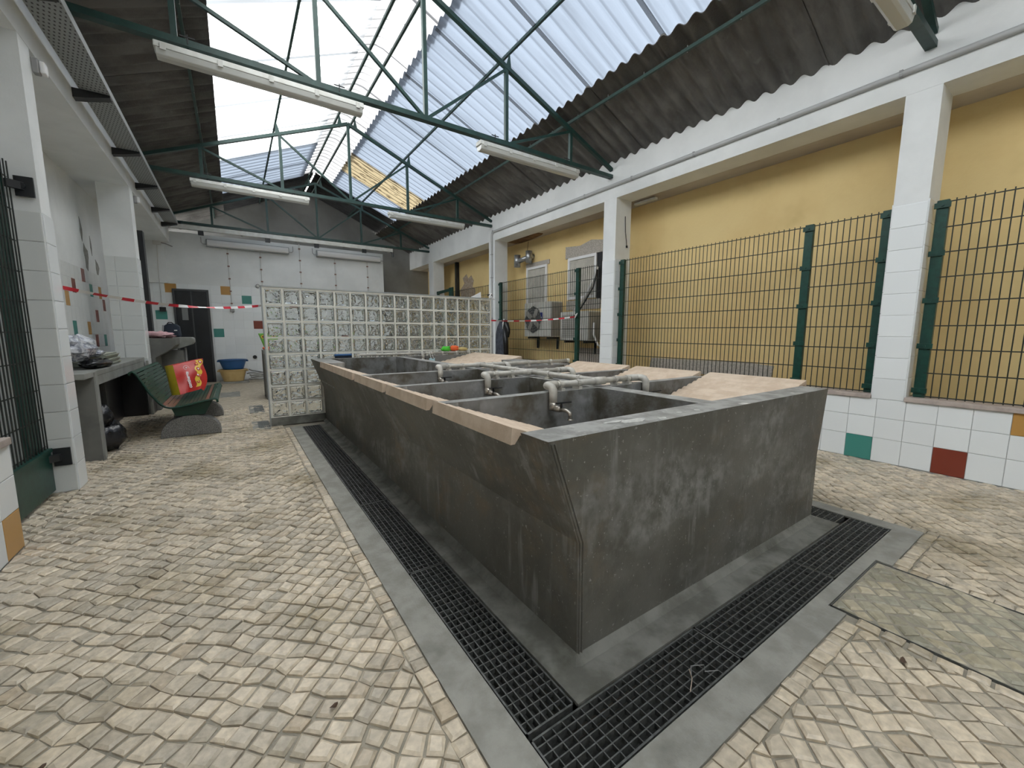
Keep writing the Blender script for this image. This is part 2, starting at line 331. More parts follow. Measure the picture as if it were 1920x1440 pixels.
def link(name, me, parent=None):
    o = bpy.data.objects.new(name, me); COL.objects.link(o)
    if parent is not None:
        o.parent = parent; o.matrix_parent_inverse = Matrix.Translation(parent.location).inverted()
    return o
def tag(o, label=None, cat=None, group=None, kind=None):
    if label: o['label'] = label
    if cat: o['category'] = cat
    if group: o['group'] = group
    if kind: o['kind'] = kind
    return o
def thing(name, loc, label, cat, group=None):
    o = bpy.data.objects.new(name, None); COL.objects.link(o); o.location = loc; o.empty_display_size = .05
    return tag(o, label, cat, group)
def copy_part(me, name, parent, mtx):
    o = bpy.data.objects.new(name, me); COL.objects.link(o); o.parent = parent
    o.matrix_parent_inverse = Matrix.Translation(parent.location).inverted(); o.matrix_basis = mtx
    return o
def T(x, y, z): return Matrix.Translation((x, y, z))
def blob(c, size, seed=0, amp=.25, freq=2.5, n=(18, 12), flat=True):
    """crumpled soft lump standing on c"""
    mb = MB(); nu, nv = n; vs = []; fs = []
    for j in range(nv+1):
        th = PI*j/nv
        for i in range(nu):
            ph = 2*PI*i/nu
            d = Vector((math.sin(th)*math.cos(ph), math.sin(th)*math.sin(ph), math.cos(th)))
            k = 1 + amp*mnoise.noise(d*freq + Vector((seed*7.3, seed*1.7, 3.1))) + .5*amp*mnoise.noise(d*freq*2.7 + Vector((seed, 5, 1)))
            p = d*k
            z = p.z*size[2]/2 + size[2]/2
            if flat: z = max(z, 0.0)
            vs.append((c[0]+p.x*size[0]/2, c[1]+p.y*size[1]/2, c[2]+z))
    for j in range(nv):
        for i in range(nu): fs.append((j*nu+i, j*nu+(i+1) % nu, (j+1)*nu+(i+1) % nu, (j+1)*nu+i))
    mb._add(vs, fs); return mb
def proj(p):
    q = Vector(p) - Vector((0, 0, H)); x = q.dot(_a); y = q.dot(_b); z = q.dot(_c)
    if z > -0.05: return None
    return 960 - FPX*x/z, 720 + FPX*y/z, -z

XL, XR, XA, XY = -1.05, 4.874, -1.6, 5.5
YB, YG, YN = 12.0, 13.1, -4.5        # white back wall, gable, wall behind the camera
SOF = 3.19

# ------------------------------------------------------------------ floor, kerbs, trench
fl = MB()
for x0, y0, x1, y1 in ((XA-.1, YN, .63, 13.2), (.63, YN, 3.23, .635), (3.23, YN, XY+.1, 13.2), (.83, .84, 3.045, 5.66), (.63, 5.66, 3.23, 13.2)):
    fl.box(x0, y0, -.3, x1, y1, -.011)
floor = fl.build('floor', 'mortar', kind='structure', label='cream limestone sett paving laid diagonally')
tb = MB()
tb.box(.60, .60, -.32, 3.26, 5.7, -.13)
tb.build('trench_bed', 'trench', floor)
kb = MB()
kb.box(.50, .635, -.05, .63, 5.70, 0)
kb.box(3.23, .635, -.05, 3.34, 5.70, 0)
for x0, x1, y0 in ((.50, 2.075, .515), (2.075, 2.715, .58), (2.715, 3.34, .515)): kb.box(x0, y0, -.05, x1, .635, 0)
kb.build('kerb', 'kerb', floor, label='grey concrete kerb around the drain channel')
pb = MB()
pb.box(.83, .84, -.05, 3.045, 5.66, .004)
pb.build('plinth', 'plinth', floor, label='stained concrete strip at the foot of the tank')
fp = MB()
for x0, y0, x1, y1 in ((XA, 7.6, .40, YB), (.40, 5.97, XR, YG), (3.40, 4.0, XR, 5.97)): fp.box(x0, y0, -.05, x1, y1, -.003)
fp.build('far_paving', 'far_paving', floor, label='paler paving beyond the glass screen')

def clip(poly, x0, y0, x1, y1):
    def half(p, inside, inter):
        out = []
        for i in range(len(p)):
            a, b = p[i-1], p[i]
            if inside(b):
                if not inside(a): out.append(inter(a, b))
                out.append(b)
            elif inside(a): out.append(inter(a, b))
        return out
    def ix(v): return lambda a, b: (v, a[1]+(b[1]-a[1])*(v-a[0])/(b[0]-a[0]))
    def iy(v): return lambda a, b: (a[0]+(b[0]-a[0])*(v-a[1])/(b[1]-a[1]), v)
    for ins, it in ((lambda p: p[0] >= x0, ix(x0)), (lambda p: p[0] <= x1, ix(x1)), (lambda p: p[1] >= y0, iy(y0)), (lambda p: p[1] <= y1, iy(y1))):
        if not poly: return []
        poly = half(poly, ins, it)
    return poly
def area(p): return abs(sum(p[i-1][0]*p[i][1]-p[i][0]*p[i-1][1] for i in range(len(p))))/2
def diag_cells(rect, pw, ph, ang, jit, rng):
    x0, y0, x1, y1 = rect; ca, sa = math.cos(ang), math.sin(ang)
    cs = [(x*ca+y*sa, -x*sa+y*ca) for x in (x0, x1) for y in (y0, y1)]
    u0, u1 = min(c[0] for c in cs), max(c[0] for c in cs); v0, v1 = min(c[1] for c in cs), max(c[1] for c in cs)
    def lat(i, j):
        r = random.Random((i*73856093) ^ (j*19349663) ^ 11)
        wob = .004*math.sin(j*.37+i*.21)
        u = u0+i*pw+(r.random()-.5)*jit*2+wob; v = v0+j*ph+(r.random()-.5)*jit*1.2+.004*math.sin(i*.31+j*.17)
        return (u*ca-v*sa, u*sa+v*ca)
    out = []
    for i in range(int((u1-u0)/pw)+1):
        for j in range(int((v1-v0)/ph)+1):
            p = clip([lat(i, j), lat(i+1, j), lat(i+1, j+1), lat(i, j+1)], *rect)
            if len(p) >= 3 and area(p) > .22*pw*ph: out.append(p)
    return out
def row_cells(x0, y0, x1, y1, along, rng):
    out = []; a, b = (x0, x1) if along == 'x' else (y0, y1); t = a
    while t < b-.03:
        l = min(rng.uniform(.052, .082), b-t)
        out.append([(t, y0), (t+l, y0), (t+l, y1), (t, y1)] if along == 'x' else [(x0, t), (x1, t), (x1, t+l), (x0, t+l)]); t += l
    return out
rng = random.Random(5)
cells = []
for rc in ((XL, -.6, .44, 7.6), (XA, 3.0, XL, 7.6), (.44, -.6, 2.03, .455), (2.76, -.6, 3.40, .455), (3.40, -.6, XR, 4.0)):
    cells += diag_cells(rc, .066, .063, math.radians(47), .010, rng)
cells += row_cells(.44, .455, .50, 5.70, 'y', rng) + row_cells(.50, .455, 2.03, .515, 'x', rng) + row_cells(2.76, .455, 3.34, .515, 'x', rng) + row_cells(3.34, .455, 3.40, 4.0, 'y', rng)
cells += row_cells(2.03, -.6, 2.085, .50, 'y', rng) + row_cells(2.705, -.6, 2.76, .50, 'y', rng)
def stone(c, rng):
    n = len(c); cx = sum(p[0] for p in c)/n; cy = sum(p[1] for p in c)/n
    g = rng.uniform(.002, .0055); h = rng.uniform(-.004, .004); tx, ty = rng.uniform(-.06, .06), rng.uniform(-.06, .06)
    o1, o2, o3 = [], [], []
    for p in c:
        dx, dy = cx-p[0], cy-p[1]; l = math.hypot(dx, dy) or 1
        k = g*1.35/l; jx, jy = rng.uniform(-.003, .003), rng.uniform(-.003, .003)
        q = (p[0]+dx*k+jx, p[1]+dy*k+jy)
        k2 = min(.012/l, .4); r = (q[0]+dx*k2, q[1]+dy*k2)
        hz = lambda a: h+(a[0]-cx)*tx+(a[1]-cy)*ty
        o1.append((q[0], q[1], -.03)); o2.append((q[0], q[1], hz(q)-.006)); o3.append((r[0], r[1], hz(r)+rng.uniform(-.001, .001)))
    vs = o1+o2+o3; fs = [tuple(range(2*n, 3*n))]
    for i in range(n):
        j = (i+1) % n; fs += [(n+i, n+j, 2*n+j, 2*n+i), (i, j, n+j, n+i)]
    return vs, fs
def put_stones(cs, name, material, parent, nbig):
    rng = random.Random(3); st = []
    for c in cs:
        if sum(c[i-1][0]*c[i][1]-c[i][0]*c[i-1][1] for i in range(len(c))) < 0: c = c[::-1]
        cx = sum(p[0] for p in c)/len(c); cy = sum(p[1] for p in c)/len(c)
        q = proj((cx, cy, 0)); big = 0
        if q and -5 < q[0] < 1925 and -5 < q[1] < 1445 and not (.62 < cx < 3.3 and cy > .6):
            pp = [proj((p[0], p[1], 0)) for p in c]
            if all(pp): big = area([(a[0], a[1]) for a in pp])
        st.append((big, c))
    st.sort(key=lambda t: -t[0])
    def mk(nm, group):
        V, F, A = [], [], []
        for c in group:
            v, f = stone(c, rng); o = len(V); V += v; F += [tuple(i+o for i in q) for q in f]; A += [rng.random()]*len(v)
        me = bpy.data.meshes.new(nm); me.from_pydata(V, [], F); me.materials.append(M[material]); me.update()
        at = me.attributes.new('tone', 'FLOAT', 'POINT'); at.data.foreach_set('value', A)
        return me
    for b, c in st[:nbig]: link(name, mk(name, [c]), parent)
    if len(st) > nbig:
        o = link('small_'+name+'s', mk(name+'s', [c for b, c in st[nbig:]]), parent); o['kind'] = 'stuff'
put_stones(cells, 'cobblestone', 'stone', floor, 300)

hatch = thing('inspection_cover', (2.395, .2, 0), 'rectangular inspection cover inlaid with mortared setts beside the front drain', 'manhole cover')
hb = MB(); hb.box(2.092, -.6, -.012, 2.70, .572, -.0055); hb.build('mortar_bed', 'mortar', hatch)
hf = MB(); hf.box(2.0885, -.6, -.02, 2.092, .576, .0); hf.box(2.70, -.6, -.02, 2.7035, .576, .0); hf.box(2.0885, .572, -.02, 2.7035, .576, .0)
hf.build('rim', 'iron', hatch)
put_stones(diag_cells((2.096, -.6, 2.696, .568), .066, .06, math.radians(43), .012, rng), 'sett', 'stone_hatch', hatch, 60)

# ------------------------------------------------------------------ tiles
def unit_tile():
    b = .02; vs = []
    for k, y in ((.5, 1.0), (.5, .15), (.5-b, 0.0)):
        vs += [(-k, y, -k), (k, y, -k), (k, y, k), (-k, y, k)]
    fs = [(8, 9, 10, 11)]
    for r in (0, 4):
        for i in range(4): j = (i+1) % 4; fs.append((r+i, r+j, r+4+j, r+4+i))
    return vs, fs
TILE = {}
for k in ('tile', 'tile_grey', 'tile_teal', 'tile_red', 'tile_gold'):
    v, f = unit_tile(); me = bpy.data.meshes.new(k); me.from_pydata(v, [], f); me.materials.append(M[k]); me.update(); TILE[k] = me
ROT = {'-y': 0, '+x': PI/2, '-x': -PI/2, '+y': PI}
def tile(parent, p, w, h, facing, kind='tile', th=.008):
    """p = centre of the tile's back plane; front stands th proud, joint 3 mm"""
    n = {'-y': (0, -1), '+x': (1, 0), '-x': (-1, 0), '+y': (0, 1)}[facing]
    m = T(p[0]+n[0]*th, p[1]+n[1]*th, p[2]) @ Matrix.Rotation(ROT[facing], 4, 'Z') @ Matrix.Diagonal((w-.003, th, h-.003, 1))
    return copy_part(TILE[kind], 'tile', parent, m)

# ------------------------------------------------------------------ right arcade wall
PR = [(-2.46, -2.22), (.985, 1.21), (4.395, 4.645), (7.86, 8.11), (11.22, 11.55)]
wr = MB(); wr.box(XR+.004, YN, -.05, XR+.17, YG, .585)
wall_right = wr.build('wall_right', 'grout', kind='structure', label='low tiled parapet wall under the right arcade')
bm_ = MB(); bm_.box(XR, YN, SOF, XR+.336, YG, 3.80)
bm_.build('beam', 'white_wall', wall_right, label='white painted beam over the right arcade')
for y0, y1 in PR:
    p = MB(); p.box(XR+.002, y0, .585 if y0 > -9 else 0, XR+.336, y1, SOF)
    p.build('pillar', 'white_wall', wall_right)
so = MB(); so.box(XR+.336, YN, SOF-.002, XY, YG, SOF+.1); so.build('soffit', 'soffit', wall_right)
rs = MB()
pts = []
for i in range(17):
    a = 2*PI*i/17; pts.append((5.2+.29*math.cos(a)*(1+.1*math.sin(3*a)), 7.45+.75*math.sin(a)*(1+.2*math.cos(2*a+1))))
rs.prism([(min(max(x, XR+.34), XY-.002), min(y, 7.855)) for x, y in pts], SOF-.006, SOF-.002, 'z'); rs.build('damp_stain', 'rust_stain', wall_right)
ends = [YN] + [v for p in PR for v in p] + [YG]
for i in range(0, len(ends), 2):
    s_ = MB(); s_.box(XR-.022, ends[i]+.002, .585, XR+.21, ends[i+1]-.002, .623); s_.build('sill', 'stone_sill', wall_right, bevel=.004)
rows = [(0, .222), (.222, .412), (.412, .585)]
k = -6
while .967+.2*(k+1) < 9.0:
    y0 = .967+.2*k
    for r, (z0, z1) in enumerate(rows):
        kd = 'tile'
        if (k, r) == (1, 0): kd = 'tile_teal'
        if (k, r) in ((-2, 0), (9, 1), (17, 0)): kd = 'tile_red'
        if (k, r) in ((-4, 2), (6, 0), (13, 2)): kd = 'tile_gold'
        if (k, r) in ((20, 1), (12, 1)): kd = 'tile_teal'
        tile(wall_right, (XR+.004, y0+.1, (z0+z1)/2), .2, z1-z0, '-x', kd)
    k += 1
for q, (y0, y1) in enumerate(PR[1:4]):
    yc = (y0+y1)/2
    for r in range(9):
        z0 = .585+r*.189
        tile(wall_right, (XR+.002, yc, z0+.0945), y1-y0, .189, '-x')
        for yy, fc in ((y0, '-y'), (y1, '+y')):
            if r or True:
                tile(wall_right, (XR+.16+.09, yy, z0+.0945+.02), .17, .189, fc); tile(wall_right, (XR+.082, yy, z0+.0945+.02), .16, .189, fc)
# yellow wall behind the arcade
wy = MB(); wy.box(XY, YN, -.05, XY+.2, YG+.1, 3.4)
wall_y = wy.build('wall_yellow', 'yellow_wall', kind='structure', label='yellow painted outer wall behind the fence')
w = MB()
out = [(0, 0), (.42, .02), (.55, .3), (.60, .62), (.44, .9), (.50, 1.15), (.36, 1.3), (.30, 1.08), (.20, 1.2), (.12, .95), (.16, .7), (.06, .55), (.09, .25)]
w.prism([(9.75+a*1.7, 2.0+b*.62) for a, b in out], XY-.004, XY+.01, 'x'); w.build('peeled_patch', 'bare', wall_y, label='patch of bare plaster where the yellow paint peeled')
w = MB(); w.prism([(4.15, .60), (2.35, .60), (2.32, .78), (2.6, .80), (4.12, .79)], XY-.012, XY+.01, 'x'); w.build('plinth_stone', 'granite', wall_y)
w = MB(); w.prism([(6.2, 2.61), (5.22, 2.61), (5.22, 2.81), (5.5, 2.86), (5.8, 2.80), (6.2, 2.84)], XY-.025, XY+.01, 'x'); w.build('lintel', 'granite', wall_y)
w = MB(); w.box(XY-.02, 6.71, 2.60, XY+.01, 7.52, 2.69); w.build('lintel', 'granite', wall_y)
w = MB(); w.box(XY-.02, 5.25, 1.62, XY+.01, 6.15, 1.80); w.build('window_ledge', 'granite', wall_y)
w = MB(); w.box(XY-.02, 5.2, .6, XY+.01, 5.9, .9); w.build('plinth_stone', 'granite', wall_y)
w = MB()
for a, b in (((7.46, 3.17), (7.5, 2.95)), ((7.5, 2.95), (7.38, 2.86))): w.bar((XY-.003, *a), (XY-.003, *b), .012, .004)
w.build('crack', 'brown', wall_y)
def window(n, y0, y1, z0, z1, gap=None):
    b = MB(); b.box(XY-.012, y0+.03, z0+.03, XY+.02, y1-.03, z1-.03); o = b.build('window_%d' % n, 'board', kind='structure', label='window boarded in grey with a white frame')
    f = MB(); t = .05
    for a in ((y0, z0, y1, z0+t), (y0, z1-t, y1, z1), (y0, z0+t, y0+t, z1-t), (y1-t, z0+t, y1, z1-t)): f.box(XY-.035, a[0], a[1], XY+.01, a[2], a[3])
    f.build('window_frame', 'white', o)
    if gap:
        g = MB(); g.box(XY-.01, gap[0], z0-.05, XY+.01, gap[1], z1+.02); g.build('dark_gap', 'black', o)
window(1, 6.77, 7.49, 1.7, 2.6); window(2, 5.36, 6.12, 1.82, 2.61, (5.24, 5.36))

# ------------------------------------------------------------------ left arcade wall and alcove
wl = MB(); wl.box(XL-.20, YN, -.05, XL-.004, 3.29, .585)
wall_left = wl.build('wall_left', 'grout', kind='structure', label='low tiled wall beside the green gate')
b = MB(); b.box(XL-.31, YN, 3.15, XL, YB, 3.80); b.build('beam', 'white_wall', wall_left)
PL = [(4.28, 4.475), (7.75, 8.0)]
for y0, y1 in PL:
    p = MB(); p.box(XL-.33, y0, -.02, XL-.002, y1, 3.15); p.build('pillar', 'white_wall', wall_left)
s_ = MB(); s_.box(XL-.24, YN, .585, XL+.02, 3.27, .625); s_.build('sill', 'stone_sill', wall_left, bevel=.004)
yy = 3.29
for c in range(18):
    for r, (z0, z1) in enumerate(rows):
        kd = 'tile_gold' if (c, r) == (0, 0) else 'tile'
        tile(wall_left, (XL-.004, yy-.1-.2*c, (z0+z1)/2), .2, z1-z0, '+x', kd)
for r, (z0, z1) in enumerate(rows): tile(wall_left, (XL-.10, 3.29, (z0+z1)/2), .19, z1-z0, '+y')
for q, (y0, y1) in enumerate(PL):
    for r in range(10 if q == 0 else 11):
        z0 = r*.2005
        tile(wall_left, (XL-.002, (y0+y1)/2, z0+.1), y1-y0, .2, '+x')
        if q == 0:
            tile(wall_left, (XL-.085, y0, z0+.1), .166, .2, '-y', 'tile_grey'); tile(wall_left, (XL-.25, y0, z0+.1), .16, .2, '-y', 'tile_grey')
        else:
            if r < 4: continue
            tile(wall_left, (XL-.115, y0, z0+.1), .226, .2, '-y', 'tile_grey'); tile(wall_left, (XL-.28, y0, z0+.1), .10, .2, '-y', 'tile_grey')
wa = MB(); wa.box(XA-.15, YN, -.05, XA, YB+.2, 3.3)
wall_alc = wa.build('wall_alcove', 'white_wall', kind='structure', label='alcove wall with coloured tiles behind the counter')
b = MB(); b.box(XA, YN, 3.15, XL-.31, YB, 3.3); b.build('alcove_ceiling', 'white_wall', wall_alc)
def pix(u, v, axis, val):
    d = _a*((u-960)/FPX) + _b*(-(v-720)/FPX) - _c
    t = (val - (0, 0, H)[axis])/d[axis]; return Vector((0, 0, H)) + d*t
col = {}
for kd, lst in (('tile_red', ((570, 425), (517, 490), (727, 640), (675, 700), (667, 915))), ('tile_teal', ((622, 525), (727, 500), (528, 770), (755, 785), (722, 855), (775, 965))), ('tile_gold', ((688, 550), (460, 560), (612, 775)))):
    for bx, by in lst:
        p = pix(bx/3.692, 400+by/3.692, 0, XA); col[(int((p.y-6.0)//.15), int((2.01-p.z)//.173))] = kd
for i in range(18):
    for j in range(7):
        tile(wall_alc, (XA, 6.075+.15*i, 2.01-.0865-.173*j), .15, .173, '+x', col.get((i, j), 'tile_grey'), th=.005)
g = MB()
for seed, (y, z, a, c) in enumerate(((8.0, 2.20, .10, .16), (8.5, 2.12, .08, .10), (7.9, 2.55, .04, .14), (8.3, 2.4, .03, .12))):
    g.prism([(y+a*math.cos(t*.7)*(1+.4*math.sin(t*2.3+seed)), z+c*math.sin(t*.7)*(1+.3*math.cos(t*1.9))) for t in range(9)], XA-.01, XA+.003, 'x')
g.build('mould_stain', 'grime', wall_alc)

# ------------------------------------------------------------------ back walls
wb = MB(); wb.box(XA, YB, -.05, 3.67, YB+.15, 3.40); wb.box(XA, YB-.06, 2.26, -1.14, YB, 3.40)
wall_back = wb.build('wall_back', 'white_wall', kind='structure', label='white back wall with tiles and a dark door')
wg = MB(); wg.prism([(XA-.2, 0), (XY+.2, 0), (XY+.2, 3.4), (XR+.2, 3.70), (3.9, 4.23), (1.91, 5.10), (-.08, 4.23), (XL-.2, 3.70), (XA-.2, 3.4)], YG, YG+.15, 'y')
wg.build('wall_gable', 'grey_wall', kind='structure', label='grey gable wall above and beside the white back wall')
wn = MB(); wn.prism([(XA-.2, 0), (XY+.2, 0), (XY+.2, 3.4), (XR+.2, 3.70), (3.9, 4.23), (1.91, 5.10), (-.08, 4.23), (XL-.2, 3.70), (XA-.2, 3.4)], YN-.15, YN, 'y')
wn.build('wall_near', 'white_wall', kind='structure', label='plain white end wall facing the tank')
bcol = {}
def bcell(x, z): return (int((x-.007)//.203), int((2.26-z)//.2))
for kd, lst in (('tile_gold', ((-.1, 2.15), (-1.12, 2.2))), ('tile_teal', ((.33, 1.95), (-.3, 1.08), (-1.35, 1.6))), ('tile_red', ((.55, 1.3), (1.4, 1.7), (2.5, 1.1)))):
    for x, z in lst: bcol[bcell(x, z)] = kd
for i in range(-7, 18):
    for j in range(11):
        x0 = .007+.203*i; z1 = 2.26-.2*j
        if -1.15 < x0+.1 < -.41 and j > 0: continue
        tile(wall_back, (x0+.1015, YB, z1-.1), .203, .2, '-y', bcol.get((i, j), 'tile'))

# ------------------------------------------------------------------ roof
def roofz(x): return 5.075-.43*abs(x-1.91)
def sheet_mesh(name, x0, x1, y1, material, dz=0.0, thick=0.0, zf=roofz, pitch=.1788, amp=.025, nseg=10, nx=2):
    V, F = [], []; ny = int(round(y1/pitch*nseg)); xs = [x0+(x1-x0)*i/nx for i in range(nx+1)]
    def lay(off):
        o = len(V)
        for j in range(ny+1):
            y = y1*j/ny; z = amp*math.sin(2*PI*y/pitch)
            for x in xs: V.append((x, y, zf(x)+z+dz+off))
        return o
    o = lay(0); n = nx+1
    for j in range(ny):
        for i in range(nx): F.append((o+j*n+i, o+j*n+i+1, o+(j+1)*n+i+1, o+(j+1)*n+i))
    if thick:
        o2 = lay(thick)
        for j in range(ny):
            for i in range(nx): F.append((o2+j*n+i, o2+(j+1)*n+i, o2+(j+1)*n+i+1, o2+j*n+i+1))
            for e in (0, nx): F.append((o+j*n+e, o+(j+1)*n+e, o2+(j+1)*n+e, o2+j*n+e))
    me = bpy.data.meshes.new(name); me.from_pydata(V, [], F); me.materials.append(M[material]); me.update()
    me.polygons.foreach_set('use_smooth', [True]*len(F)); return me
def lowz(s):
    return (lambda x: 3.715+.43*(4.874-x)) if s > 0 else (lambda x: 3.715+.43*(x+1.054))
W_ = 1.0728
# ceiling carrier: the two eave boards along the walls
cb = MB(); cb.box(XR+.12, YN, 3.60, XR+.34, YG, 3.66); cb.box(XL-.34, YN, 3.60, XL-.12, YG, 3.66)
ceiling = cb.build('ceiling', 'asbestos', kind='structure', label='corrugated pitched roof of dark sheets with a long rooflight')
me_low = {s: sheet_mesh('roof_sheet', (5.05 if s > 0 else -1.23), (3.82 if s > 0 else .0), W_+.1, 'asbestos', 0, .008, lowz(s)) for s in (1, -1)}
me_end = {s: sheet_mesh('roof_sheet', (3.95 if s > 0 else -.13), 1.93 if s > 0 else 1.89, 1.78, 'asbestos_dark', 0, .008) for s in (1, -1)}
me_sky = {(s, m): sheet_mesh('skylight_sheet', (3.96 if s > 0 else -.14), (2.30 if s > 0 else 1.66), W_+.006, m) for s in (1, -1) for m in ('sky_bright', 'sky_blue', 'sky_dirty')}
capz = lambda x: 5.105-.43*abs(x-1.91)
me_cap = sheet_mesh('ridge_cap', 1.58, 2.40, W_+.06, 'sky_cap', 0, 0, lambda x: 5.115-.43*max(abs(x-1.91), .05), nx=8)
me_lap = {}  # strips added under the joints to make the laps read darker
for s in (1, -1):
    xa, xb = (3.94, 2.30) if s > 0 else (-.10, 1.64); q = MB(); q.quad((xa, -.028, roofz(xa)), (xb, -.028, roofz(xb)), (xb, .028, roofz(xb)), (xa, .028, roofz(xa))); me_lap[s] = q.mesh('lap_strip', 'lap_blue' if s > 0 else 'lap')
for k in range(15):
    y0 = 11.5-W_*(k+1); dz = .010*(k % 2)
    for s in (1, -1):
        copy_part(me_low[s], 'roof_sheet', ceiling, T(0, y0-.05, dz))
        m = 'sky_blue' if s > 0 else ('sky_bright' if y0 < 8.6 else 'sky_blue')  # near left sheets let more through, imitating brighter sky there
        if s > 0 and k == 1: m = 'sky_dirty'
        copy_part(me_sky[(s, m)], 'skylight_sheet', ceiling, T(0, y0-.003, dz*.06))
    copy_part(me_cap, 'ridge_cap', ceiling, T(0, y0-.03, dz))
    for s in (1, -1): copy_part(me_lap[s], 'lap_strip', ceiling, T(0, y0, -.03))
for s in (1, -1):
    copy_part(me_end[s], 'roof_sheet', ceiling, T(0, 11.47, .004))
    for k in range(2): copy_part(me_low[s], 'roof_sheet', ceiling, T(0, 11.45+k*W_*.75, .012))

# ------------------------------------------------------------------ trusses and purlins
ZC = 3.515
def top_z(x): return 4.825-.409*abs(x-1.91)
def truss(y, label):
    t = thing('roof_truss', (1.91, y, ZC), label, 'truss', 'green steel roof trusses')
    def part(name, a, b, w, h=None): MB().bar(a, b, w, h).build(name, 'green_truss', t)
    m = MB()
    m.bar((XL, y-.024, ZC), (XR, y-.024, ZC), .012, .05); m.bar((XL, y+.012, ZC-.02), (XR, y+.012, ZC-.02), .06, .010)
    m.build('bottom_chord', 'green_truss', t)
    for x1, z1 in ((XL, top_z(XL)), (XR, top_z(XR))):
        part('top_chord', (1.91, y, 4.825), (x1, y, z1), .05, .045)
    for x in (1.91, .83, 2.97, -.235, 4.035):
        part('post', (x, y, ZC), (x, y, top_z(x)), .042, .042)
    for a, b in ((-.235, .83), (.83, 1.91), (2.97, 1.91), (4.035, 2.97)):
        part('diagonal', (a, y, top_z(a)-.02), (b, y, ZC), .030, .030)
    for x in (.79, 3.02):
        g = MB(); s = 1 if x > 1.9 else -1
        g.prism([(x-.045-s*.02, top_z(x)), (x+.045-s*.02, top_z(x)), (x, 4.58)], y-.004, y+.004, 'y'); g.build('gusset', 'green_truss', t)
    for x in (1.775, 2.035):
        g = MB(); g.prism([(x-.04, top_z(x)), (x+.04, top_z(x)), (x, 4.96)], y-.004, y+.004, 'y'); g.build('gusset', 'green_truss', t)
    return t
TY = [1.08, 4.51, 7.985, 11.49]
for y, lb in zip(TY, ('green truss crossing above the front end of the tank', 'large green truss above the middle tank compartments, carrying two lamps', 'green truss in line with the glass block screen, carrying two lamps', 'small far green truss in front of the gable wall')): truss(y, lb)
for x, z, lb in ((1.775, 4.965, 'green purlin on the dim side of the ridge'), (2.035, 4.965, 'green purlin on the bluish side of the ridge'), (.79, 4.575, 'green purlin under the brightest rooflight sheets'), (3.02, 4.575, 'green purlin under the bluish rooflight sheets'), (-.21, 4.05, 'green purlin below dark sheets on the gate side'), (4.02, 4.05, 'green purlin below dark sheets on the fence side')):
    p = thing('roof_purlin', (x, 0, z), lb, 'purlin', 'roof purlins')
    MB().bar((x, YN, z), (x, YG, z), .028, .034).build('bar', 'green_truss', p)
    hk = MB()
    for k in range(26): hk.bar((x+.012, -1.0+k*.5365, z-.02), (x+.012, -1.0+k*.5365, z+.075), .008)
    hk.build('hook_bolts', 'tray', p, kind='stuff')

# ------------------------------------------------------------------ fluorescent lamps
def lamp(x0, x1, y, z, label, wall=False, group='tube lamps hung under the trusses'):
    t = thing('tube_lamp', ((x0+x1)/2, y, z), label, 'lamp', group)
    if not wall:
        b = MB(); b.prism([(y-.055, z), (y+.055, z), (y+.065, z-.05), (y-.065, z-.05)], x0, x1, 'x'); b.build('housing', 'lamp_body', t, bevel=.006)
        d = MB(); d.prism([(y-.06, z-.05), (y+.06, z-.05), (y+.05, z-.095), (y+.03, z-.108), (y-.03, z-.108), (y-.05, z-.095)], x0+.012, x1-.012, 'x'); d.build('diffuser', 'diffuser', t, bevel=.005)
        for k in range(5):
            xx = x0+.06+(x1-x0-.12)*k/4
            for sy in (-1, 1): MB().box(xx-.018, y+sy*.066-.005, z-.065, xx+.018, y+sy*.066+.005, z-.015).build('clip', 'lamp_body', t)
        for xx in (x0+.22, x1-.22):
            h = MB(); h.tube([(xx, y, z), (xx, y, z+.055)], .005, 6); h.bar((xx-.05, y-.03, z+.10), (xx+.05, y-.03, z+.10), .008); h.bar((xx, y-.03, z+.05), (xx, y-.03, z+.12), .008); h.build('hanger', 'dark_metal', t)
    else:
        b = MB(); b.box(x0, y-.03, z-.085, x1, y+.05, z+.085); b.build('housing', 'tray', t, bevel=.01)
        d = MB(); d.prism([(y-.03, z-.07), (y-.03, z+.07), (y-.075, z+.055), (y-.085, z), (y-.075, z-.055)], x0+.02, x1-.02, 'x'); d.build('diffuser', 'white', t)
        for sx, xx in ((-1, x0), (1, x1)):
            c = MB(); c.tube([(xx, y, z-.03), (xx+sx*.06, y, z-.03), (xx+sx*.09, y, z), (xx+sx*.09, y, z+.12)], .008, 6); c.build('cable', 'conduit', t)
    return t
lamp(-.37, 1.23, 4.51, 3.455, 'long white tube lamp, the nearest one, under the large truss toward the gate')
lamp(2.57, 4.17, 4.51, 3.455, 'white tube lamp under the large truss, fence side, against dark roof sheets')
lamp(-.39, 1.22, 7.985, 3.455, 'white tube lamp under the second truss, bench side')
lamp(2.58, 4.18, 7.985, 3.455, 'white tube lamp under the second truss, above the air conditioners')
lamp(2.50, 4.12, 1.08, 3.455, 'tube lamp cut off by the top edge of the picture')
lamp(-.39, 1.29, YB-.06, 3.215, 'tube lamp on the back wall nearer the black door', True, 'tube lamps on the back wall')
lamp(1.92, 3.58, YB-.06, 3.225, 'tube lamp on the back wall beside the grey recess', True, 'tube lamps on the back wall')

